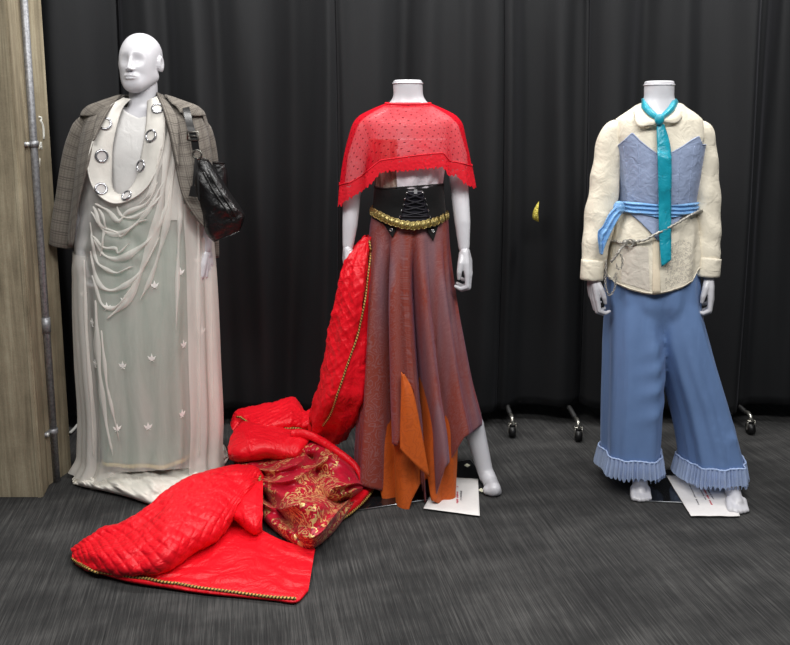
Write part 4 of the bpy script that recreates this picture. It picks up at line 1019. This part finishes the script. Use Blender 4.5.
# quilted roll in front
rl = relief([(71, 549), (85, 540), (100, 530.5), (120, 524), (141, 513), (163, 494), (185, 480), (215, 471), (243, 467), (256, 471), (263, 481)], [(74, 561), (88, 570), (108, 574), (130, 577), (150, 576), (172, 570), (195, 553), (214, 543), (224, 533), (237, 512), (250, 496)], [.025, .06, .085, .10, .12, .145, .155, .15, .14, .13, .10], .006, 220, 80, 2.3,
            lambda u, s: .012 * nz(u * 7, s * 3, 1) * min(1, 8 * (1 - s)))
make('quilted_roll', displace(rl, quilt(.0042, .05, .005)), M_RQ, qc); rb_ = bvh_of(rl)
en = relief([(232, 512), (243, 497), (255, 486), (263, 480)], [(236, 521), (247, 531), (255, 536), (262, 532)], [.09, .11, .115, .11], .008, 50, 30)
make('quilted_end', displace(en, quilt(.003, .042, .004)), M_RQ, qc)
# smooth lining spread on the carpet
sl = relief([(100, 566), (140, 566), (180, 556), (205, 543), (222, 517), (250, 525), (282, 541), (315, 549)], [(97, 573), (128, 582), (165, 588), (205, 594), (245, 598), (275, 601), (296, 603), (308, 592)], [.03, .03, .03, .028, .028, .028, .028, .02], .003, 200, 60, 3.0,
            lambda u, s: (.006 * nz(u * 7 + s * 2, s * 5, 3) + .005 * abs(nz(u * 5 - s * 4, s * 7 + u * 3, 8))) * min(1, s * 4))
make('satin_lining', sl, M_RS, qc); lb_ = bvh_of(sl, rl)
z_ = [hit(x, y, lb_, .004)[0] for x, y in path([(73, 558), (80, 563), (92, 569), (106, 573.5), (125, 576.5), (145, 579.5), (170, 583), (200, 588.5), (235, 593), (265, 597), (296, 599.5)], 140)]; z_ = [p for p in z_ if p]
make('braid_trim', rope(z_, .0042, .012, 8, .0028), M_BRAID, qc)
# ================================================================== outfit 3: blouse, blue corset, tie, sash, trousers
Y3 = 3.0
m3 = thing('mannequin', 'headless white mannequin in a cream blouse, turquoise tie and blue trousers', 'mannequin', (G(685, 485).x, Y3, 0), 'white mannequins')
J = lambda px, py, dy=0.0: P(px, py, Y3 + dy)
T3 = Surf([(81, 645.5, 673, .052), (85, 645, 673.5, .054), (96, 645, 673, .054), (106, 641, 678, .06), (113, 630, 689, .066), (121, 617, 701, .078), (134, 618, 699, .092), (152, 623, 695, .105), (178, 626, 690, .108), (205, 627, 686, .096), (235, 620, 692, .11), (265, 611, 695, .122), (292, 612, 696, .122)], Y3)
fl3 = G(640, 496, .012); fr3 = G(738, 508, .012)
body3 = [T3.geo(48, 60, cap=True),
    chain([J(622, 130), J(610, 160), J(603, 195), J(597, 230, -.03), J(593, 276, -.06)], [.036, .036, .032, .029, .0205]),
    chain([J(693, 130), J(704, 160), J(707, 195), J(709, 230, -.03), J(708, 276, -.06)], [.036, .036, .032, .029, .0205]),
    chain([J(634, 290), J(634, 380, -.01), J(636, 440, .02), J(638, 475, -.01)], [.085, .056, .045, .033]), chain([J(676, 290), J(697, 380, -.01), J(716, 440, -.0), J(730, 482, -.05)], [.085, .056, .045, .033]),
    foot_geo(J(639, 474, -.03), Vector((G(640.5, 500).x, G(640, 504.5).y + .01, .012))), foot_geo(J(730, 481, -.06), Vector((G(738, 513).x, G(737, 517).y + .012, .012)))]
make('body', remesh(join(*body3), .0042, 3), M_MAN, m3)
make('neck_cap', join(tube([T3.pt(t, 85, .0012) for t in np.linspace(-PI, PI, 41)], .0022, 6, False)), M_MAN, m3)
make('hand', hand_geo(J(593, 277, -.062), (.06, -.05, -1), (.25, -1, 0), (1, .2, -.1), .95, (8, 72, 115)), M_MAN, m3)
make('hand', hand_geo(J(709.5, 275, -.062), (.10, -.06, -1), (-.45, -1, 0), (-1, .3, -.1), 1.0, (8, 66, 108)), M_MAN, m3)
plate(m3, [G(634, 501.5), G(742, 506), G(726, 472), G(640, 470.5)])
# ---- blouse
M_BLO = fabric('cream_linen_blouse', (226, 218, 200), .8, 700, .12, .05, None, .15, .05, 20, .75)
F6 = lambda th, v: .004 * math.sin(11 * th + v * .05) * min(1, max(0, (v - 215) / 30)) + .003 * nz(math.cos(th) * 4, math.sin(th) * 4, v * .05)
BS = Surf([(103, 640, 679, .068), (108, 634, 685, .076), (114, 625, 694, .086), (121, 616, 701, .096), (134, 614, 702, .110), (152, 618.5, 699, .122), (178, 621.5, 694, .124), (205, 622, 691, .114), (225, 614, 696, .126), (250, 606, 697, .142), (275, 603.5, 697.5, .150), (300, 602, 698, .154)], Y3, 2.3, F6)
blo = thing('blouse', 'cream long-sleeved blouse under the blue corset top', 'blouse', (J(656, 280).x, Y3, J(656, 295).z))
bh = pl([(595, 262), (603, 266), (608, 276), (616, 284), (630, 290), (645, 294), (655, 295), (668, 292.5), (682, 288), (692, 282), (698, 270), (706, 264)])
bsg = BS.geo(220, 90, top=pl([(600, 105), (638, 105), (650, 115), (658, 122), (667, 115), (680, 105), (720, 105)]), bot=bh)
make('blouse_body', bsg, M_BLO, blo, solid=.003); bsb = bvh_of(bsg)
make('hem_stitch', tube([BS.pt(t, BS.find(t, lambda x: bh(x) - 1.5), .002) for t in np.linspace(-PI, PI, 120)], .0018, 5, False), M_BLO, blo)
def sleeve(sp, flip):
    pts = [Vector(p) for p in path([J(x, y, d) for x, y, r, d in sp], 60)]; rr = [float(v[0]) * .00377 for v in path([(r, 0, 0) for x, y, r, d in sp], 60)]
    ph = random.random() * 6
    return tube(pts, [(a * 1.0, a * 1.15) for a in rr], 40, False, lambda i, th: 1 + .045 * math.sin(i * .55 + 2 * math.cos(th + ph)) * min(1, i / 12) + .07 * nz(i * .13, math.cos(th) * 1.5 + ph, math.sin(th) * 1.5))
LS = [(620, 125, 7, .0), (612.5, 135, 10.5, .0), (607.5, 160, 11.8, .0), (604.5, 185, 12.2, -.01), (601, 210, 12.5, -.02), (597.5, 235, 12.5, -.035), (594, 256, 10.4, -.05), (592.5, 268, 9.0, -.057)]
RS = [(694, 125, 7, .0), (700.5, 135, 11, .0), (704, 160, 11.4, .0), (705, 185, 11.6, -.01), (706, 210, 11.8, -.02), (706.5, 235, 11.5, -.035), (707, 252, 10.5, -.05), (707.5, 266, 9.6, -.057)]
make('sleeve', sleeve(LS, 1), M_BLO, blo, solid=.002); make('sleeve', sleeve(RS, -1), M_BLO, blo, solid=.002)
for (x0, y0, x1, y1, w) in ((592.8, 260, 591.5, 279.5, 9.6), (708.2, 258, 706.5, 276, 10.6)):
    c = make('cuff', tube([Vector(p) for p in path([J(x0, y0, -.055), J((x0 + x1) / 2, (y0 + y1) / 2, -.06), J(x1, y1, -.062)], 8)], [(w * .0040, w * .0043)] * 8, 30, False), M_BLO, blo, solid=.003)
# collar
for pts in ([(639, 104, .045), (648, 117, -.088), (655, 124, -.108)], [(680, 104, .045), (670, 117, -.088), (662, 124, -.108)]): pass
def collar(inn, outp):
    A = path([J(x, y, d) for x, y, d in inn], 24); B = path([J(x, y, d) for x, y, d in outp], 24); rows = []
    for i in range(24): rows.append([Vector(A[i] * (1 - k / 8) + B[i] * (k / 8)) + Vector((0, -.010 * math.sin(PI * k / 8), .004 * math.sin(PI * k / 8))) for k in range(9)])
    return grid_geo(rows)
make('collar', collar([(642, 103, .03), (643, 106, -.04), (648, 113, -.085), (657, 121, -.112)], [(633, 108, .03), (634, 114, -.06), (638, 126, -.115), (655, 125, -.126)]), M_BLO, blo, solid=.003)
make('collar', collar([(677, 103, .03), (676, 106, -.04), (671, 113, -.085), (661, 121, -.112)], [(686, 108, .03), (684, 113, -.06), (677.5, 122.5, -.112), (662, 122.5, -.126)]), M_BLO, blo, solid=.003)
# placket with its buttons, below the tie
make('placket', patch([(653, 238), (659, 238), (660, 294), (652.5, 294)], bsb, .003), fabric('cream_placket', (228, 214, 190), .75), blo, solid=.003)
def mat_embroid():
    t = NT('grey_floral_stitching'); v = t.noise(t.obj(), 60, 3, .6, 2); e = t.math('MULTIPLY', t.math('GREATER_THAN', v, .52), .32)
    tr = t.cloth(lin((196, 190, 184)), e, .1); return t.m
make('floral_embroidery', patch([(664, 245), (690, 238), (693, 280), (665, 289)], bsb, .0035), mat_embroid(), blo)
make('sheer_panel', patch([(622, 246), (648, 247), (650, 291), (622, 282)], bsb, .0035), fabric('greyed_lining', (210, 202, 190), .8, 500, .1, 0, None, .1, .06, 24, .8), blo)
# ---- corset top
M_COB = fabric('pale_blue_taffeta', (150, 164, 194), .5, 500, .12, .15, lin((200, 210, 255)), .35, .05, 30, .6)
CT = Surf([(125, 611.5, 705.5, .121), (134, 611.5, 704.5, .124), (152, 616, 701, .134), (178, 619, 696.5, .136), (205, 620, 693, .126), (225, 613.5, 697, .136), (245, 606, 699, .149)], Y3)
ct = thing('sweetheart_corset', 'pale blue sweetheart corset top laced over the cream blouse', 'corset', (J(657, 190).x, Y3, J(657, 238).z))
topc = pl([(606, 147), (617, 147), (624, 141), (632.5, 133), (640, 141), (650, 149), (657, 154), (666, 155), (673, 152), (682, 147), (692, 140), (698.5, 136.5), (702, 145)])
botc = pl([(610, 205), (621, 211), (628, 212), (640, 222), (651, 233), (658, 241), (664, 236), (676, 223), (686, 213), (692, 210), (700, 205)])
ctg = CT.geo(240, 60, top=topc, bot=botc); make('corset_body', ctg, M_COB, ct, solid=.004); ctb = bvh_of(ctg)
for q in ([(637, 144), (639, 165), (640, 190), (641, 204)], [(680, 150), (679, 170), (678, 190), (677, 204)], [(624, 146), (627, 170), (629, 204)], [(694, 146), (691, 170), (688, 204)], [(657, 156), (656.5, 180), (657, 204)]):
    z_ = [hit(x, y, ctb, .001)[0] for x, y in path(q, 24)]; z_ = [p for p in z_ if p]
    if len(z_) > 3: make('boning_seam', tube(z_, .0022, 6), M_COB, ct)
make('top_edge', tube([CT.pt(t, CT.find(t, topc), .001) for t in np.linspace(-PI, PI, 240)], .0028, 6, False), M_COB, ct)
# ---- trousers
M_TRO = None
def mat_trouser():
    t = NT('blue_satin_trousers'); o = t.obj(); f = t.noise(t.obj((10, 10, 1.6)), 1, 3, .5, .4)
    t.bsdf(t.mix(t.noise(o, 25, 3), lin((104, 132, 178)), lin((112, 140, 186))), .42, 0, .35, .3, lin((170, 190, 230)), t.bump(t.math('ADD', t.math('MULTIPLY', f, 3), t.math('MULTIPLY', t.noise(o, 500, 2), .05)), .5, .008)); return t.m
M_TRO = mat_trouser()
def FL(th, v):
    co, si = math.cos(th), math.sin(th); k = min(1, max(0, (v - 285) / 60)); f = k * (.006 * math.sin(5 * th + 1) + .004 * math.sin(9 * th + .5))
    if si < 0:
        px = 631 + 26 * co
        for s_, y_, a_ in ((.030, 352, .010), (.026, 372, .011), (.022, 396, .009), (.018, 334, .007)):      # swags from crotch to outer knee
            f += a_ * gauss(v, y_ + .75 * (650 - px) - .010 * max(0, 650 - px) ** 2, 6.5) * gauss(co, .45, .5)
    return f
def FRt(th, v):
    co, si = math.cos(th), math.sin(th); k = min(1, max(0, (v - 285) / 90)); f = k * (.006 * math.sin(6 * th + 2) + .004 * math.sin(11 * th + .5))
    if si < 0: f += k * (.010 * gauss(co, -.2 + (v - 300) * .001, .16) - .008 * gauss(co, .2, .12) + .008 * gauss(co, .62, .12) - .010 * gauss(co, .45, .1) + .006 * gauss(v, 432 - 10 * co, 4) * gauss(co, .6, .3))
    return f
HP = Surf([(262, 609, 696, .128), (280, 606.5, 697, .138), (298, 606, 698, .136), (312, 609, 698, .122), (326, 618, 690, .104), (338, 634, 678, .085), (350, 648, 666, .05)], Y3, 2.4, lambda th, v: .004 * math.sin(13 * th) - (.012 * gauss(math.cos(th), .05, .06) * min(1, max(0, (v - 285) / 30)) if math.sin(th) < 0 else 0))
LG = Surf([(285, 612, 650, .115), (310, 607, 657, .128), (334, 606, 660, .136), (360, 605.5, 662, .138), (400, 604.5, 660.5, .142), (430, 604, 659, .142), (458, 604, 657, .142)], Y3, 2.3, FL)
RG = Surf([(285, 655, 692, .115), (310, 652, 698, .128), (334, 653, 704.5, .136), (360, 659.5, 711.5, .138), (400, 671, 723.5, .140), (430, 678, 732, .142, -.01), (455, 682, 738.5, .143, -.02), (465, 683, 740.5, .143, -.025)], Y3, 2.3, FRt)
tro = thing('trousers', 'wide blue satin trousers with frilled hems', 'trousers', (J(672, 470).x, Y3, .05))
make('trouser_legs', remesh(join(HP.geo(90, 40, cap=True), LG.geo(120, 90, cap=True), RG.geo(120, 90, cap=True)), .0055, 24), M_TRO, tro)
def mat_frill():
    t = NT('pale_blue_net'); o = t.obj(); w = t.noise(o, 260, 2)
    t.cloth(lin((196, 214, 246)), t.math('ADD', t.math('MULTIPLY', w, .3), .62, True), .3); return t.m
M_FRI = mat_frill()
def frill(S, v0, v1, n, seed, dyf):
    rnd = random.Random(seed); rows = []; N = n * 10
    amp = [.6 + .7 * rnd.random() for _ in range(n)]; ph = [rnd.random() * .8 for _ in range(n)]
    hz = dyf
    for i in range(22):
        s = i / 21; row = []
        for j in range(N):
            th = -PI + 2 * PI * j / N; k = j / 10; a = amp[int(k) % n] * (1 - k % 1) + amp[(int(k) + 1) % n] * (k % 1)
            vb = v0 + hz(th); p = S.pt(th, vb, .002); c = S.pt(th, vb, 0); cen = (S.pt(0, vb) + S.pt(PI, vb)) / 2; d = Vector((p.x - cen.x, p.y - cen.y, 0)).normalized()
            fl_ = .004 + .010 * s ** .7 + (.003 + .007 * s) * a * math.sin(2 * PI * k) 
            z = p.z + .006 - (v1 - v0) * .0036 * s * (1 - .12 * math.sin(2 * PI * k + 1) * s) + .004 * nz(k * .6, 0, seed)
            if z < .006: z = .006
            row.append(Vector((p.x, p.y, z)) + d * fl_)
        rows.append(row)
    return grid_geo(rows, True), rows[1]
fr1, r1 = frill(LG, 450, 471, 44, 3, lambda th: 3 * math.sin(th) + 0 * math.cos(th)); fr2, r2 = frill(RG, 457, 478, 50, 9, lambda th: 3 * math.sin(th))
M_RIB = fabric('pale_frill_ribbon', (176, 196, 232), .6)
for g, r in ((fr1, r1), (fr2, r2)):
    f = make('frill', g, M_FRI, tro); make('frill_ribbon', tube(r[::5] + [r[0]], .0035, 6, False), M_RIB, f)
# ---- tie
allb = bvh_of(bsg, ctg)
def surf_strip(Lp, Rp, b, off, n=50, m=9, bul=.004, wr=.003):
    A = path([(x, y, 0) for x, y in Lp], n); B = path([(x, y, 0) for x, y in Rp], n); rows = []
    for i in range(n):
        row = []; y0 = None
        for k in range(m):
            q = A[i] * (1 - k / (m - 1)) + B[i] * (k / (m - 1)); h, _ = hit(q[0], q[1], b, off); row.append((q, h))
        ys = [h.y for q, h in row if h]; yy = sum(ys) / len(ys) if ys else Y3 - .14
        rows.append([P(q[0], q[1], yy - bul * math.sin(PI * k / (m - 1)) - wr * nz(i * .25, k * .4, 2)) for k, (q, h) in enumerate(row)])
    return grid_geo(rows)
M_TIE = NT('turquoise_satin'); _f = M_TIE.noise(M_TIE.obj((20, 20, 14)), 1, 4, .6, 1.5)
M_TIE.bsdf(M_TIE.mix(_f, lin((14, 134, 158)), lin((34, 166, 186))), .3, 0, .5, .1, None, M_TIE.bump(_f, .7, .012)); M_TIE = M_TIE.m
ti = thing('necktie', 'turquoise satin tie hanging down the corset front', 'tie', (J(665, 200).x, Y3 - .16, J(665, 267).z))
make('tail', surf_strip([(656.5, 124), (657, 140), (658, 170), (658.5, 200), (659, 235), (661.5, 267)], [(664, 124), (670, 145), (671.5, 170), (671, 200), (671, 235), (671, 260)], allb, .022), M_TIE, ti, solid=.004)
make('knot', ball(J(659.5, 119.5, -.132), (.017, .014, .020), 16, 10), M_TIE, ti)
nb = [(641.5, 108, .03), (642.5, 107, -.055), (649, 114, -.098), (657, 120, -.128)]; nt = [(641, 99, .03), (643, 100, -.05), (650.5, 109, -.09), (658.5, 117, -.125)]
make('neck_loop', collar([(641.5, 99, .04), (643.5, 99, -.04), (650.5, 108, -.085), (659, 116, -.13)], [(640.5, 107, .04), (641.5, 108, -.062), (648, 114.5, -.108), (657.5, 121, -.132)]), M_TIE, ti, solid=.003)
make('neck_loop', collar([(676, 99, .04), (673, 100, -.04), (667.5, 108, -.085), (660, 116, -.13)], [(678, 107, .04), (676, 109, -.062), (669.5, 114.5, -.108), (661.5, 121, -.132)]), M_TIE, ti, solid=.003)
make('neck_loop', collar([(641.5, 99, .04), (648, 97, .066), (669, 97, .066), (676, 99, .04)], [(640.5, 107, .04), (648, 104, .074), (670, 104, .074), (678, 107, .04)]), M_TIE, ti, solid=.003)
# ---- sash
def mat_sash():
    t = NT('sky_blue_organza'); o = t.obj(); f = t.noise(t.obj((8, 8, 60)), 1, 4, .6, .5); s = t.math('GREATER_THAN', t.noise(o, 210, 2), .66)
    c = t.mix(f, lin((92, 150, 210)), lin((140, 188, 232))); c = t.mix(t.math('MULTIPLY', s, .6), c, lin((226, 238, 250)))
    t.bsdf(c, .5, 0, .4, .3, None, t.bump(f, .8, .01)); return t.m
M_SAS = mat_sash()
SA = Surf([(195, 617, 695, .138), (205, 617, 695, .138), (220, 613.5, 697.5, .142), (235, 609, 700, .150)], Y3, 2.3, lambda th, v: .004 * math.sin(v * 1.6 + 2 * nz(th * 2, 0, 3)) + .002 * nz(th * 8, v * .5))
sa = thing('waist_sash', 'sky blue organza sash tied around the corset waist', 'sash', (J(655, 210).x, Y3, J(655, 250).z))
sag = SA.geo(240, 30, top=pl([(610, 201), (620, 201), (640, 202.5), (657, 204.5), (675, 205), (690, 203), (700, 202)]), bot=pl([(610, 213), (620, 212), (640, 214), (657, 217), (675, 217), (690, 214), (700, 212)]))
make('waist_band', sag, M_SAS, sa)
make('knot', ball(J(619, 208, -.10), (.022, .02, .026), 14, 10), M_SAS, sa)
A = path([J(x, y, d) for x, y, d in ((619, 203, -.10), (609, 213, -.115), (602, 226, -.12), (597.5, 233, -.12), (600, 254, -.12))], 40); B = path([J(x, y, d) for x, y, d in ((621, 213, -.10), (616, 222, -.125), (611, 233, -.13), (607, 243, -.13), (602, 254.5, -.125))], 40); rows = []
for i in range(40): rows.append([Vector(A[i] * (1 - k / 16) + B[i] * (k / 16)) + Vector((0, -.008 * math.sin(k * .9 + i * .08) - .006 * math.sin(PI * k / 16), 0)) for k in range(17)])
make('sash_tail', grid_geo(rows), M_SAS, sa, solid=.002)
# ---- rope belt with chains
M_SIL = plain('silver_cord', (168, 164, 156), .4, .45, .5, 0, 200, .2, .3)
rbt = thing('rope_belt', 'silver rope belt with hanging chains, slung low across the blouse', 'belt', (J(650, 235).x, Y3, J(650, 295).z))
RBS = Surf([(195, 615, 697, .150), (215, 613.5, 698, .156), (245, 606, 700, .162), (285, 602, 702, .168)], Y3)
rl_ = pl([(600, 232), (607, 237), (613, 241), (622, 243), (633, 242), (645, 240), (655, 234.5), (668, 228), (680, 221.5), (690, 215.5), (700, 211)])
front_ = [t for t in np.linspace(-PI, 0, 160)]; backz = [t for t in np.linspace(0, PI, 80)]
pf = [RBS.pt(t, RBS.find(t, rl_)) for t in front_]; zr, zl = pf[-1].z, pf[0].z
pb = []
for t in backz:
    s = t / PI; q = RBS.pt(t, 225); pb.append(Vector((q.x, q.y, zr * (1 - s) + zl * s)))
pb[0] = pf[-1]; pb[-1] = pf[0]
make('cord', rope(pf + pb[1:], .0048, .018, 8, .0035), M_SIL, rbt)
kp = min(pf, key=lambda p: abs(proj(p)[0] - 629)); 
for dx in (-.014, .016): make('slip_knot', ball(kp + Vector((dx, -.004, 0)), (.012, .010, .012), 12, 8), M_SIL, rbt)
make('ring', tube([kp + Vector((.013 * math.cos(a), -.012, .013 * math.sin(a))) for a in np.linspace(0, 2 * PI, 21)], .003, 6, False), M_SIL, rbt)
make('hanging_cord', rope([Vector(p) for p in path([kp + Vector((-.014, -.004, -.006)), J(620, 250, -.165), J(616, 256, -.165), J(611, 262, -.16)], 30)], .0045), M_SIL, rbt)
def chain_links(pts, name, r=.0045):
    L_ = arc(pts); n = int(L_[-1] / (r * 1.75)); arr = np.array([tuple(p) for p in pts]); gs = []
    for i in range(n):
        s = L_[-1] * i / n; p = Vector([np.interp(s, L_, arr[:, k]) for k in range(3)]); p2 = Vector([np.interp(min(s + .003, L_[-1]), L_, arr[:, k]) for k in range(3)]); d = (p2 - p); d = d.normalized() if d.length > 1e-6 else Vector((0, 0, -1))
        o_ = Vector((0, 1, 0)) if i % 2 else d.cross(Vector((0, 1, 0))).normalized()
        gs.append(tube([p + d * r * 1.25 * math.cos(a) + o_ * r * .75 * math.sin(a) for a in np.linspace(0, 2 * PI, 9)], r * .32, 5, False))
    return make(name, join(*gs), M_SIL, rbt)
for q in ([(619, 252, -.17), (622, 258, -.172), (622, 266, -.172), (618, 269, -.17), (616, 263, -.17)], [(606, 262, -.165), (607, 275, -.168), (613, 279, -.17), (617, 272, -.172)], [(606, 264, -.162), (605.5, 284, -.166), (609, 295, -.168), (614, 290, -.17), (617, 276, -.172)]):
    chain_links([Vector(p) for p in path([J(x, y, d) for x, y, d in q], 60)], 'hanging_chain')
# ---- printed bag lying under the feet
pb_ = sheet_paper('paper_bag', 'white paper bag with red and grey print lying under the blue trousers hem', 'bag', [(691, 516), (740, 516), (727, 477), (666, 475.5)], None, .003)
for g in text_lines(pb_, [(704, 489, 712, 505, .0035)], None): make('red_lettering', g, plain('bright_red_ink', (204, 70, 86), .8), pb_, False)
for ln in ((688, 482, 699, 505, .003), (698, 485, 706, 500, .003), (708, 490, 714, 500, .003)):
    for g in text_lines(pb_, [ln], None): make('grey_lettering', g, M_INKG, pb_, False)
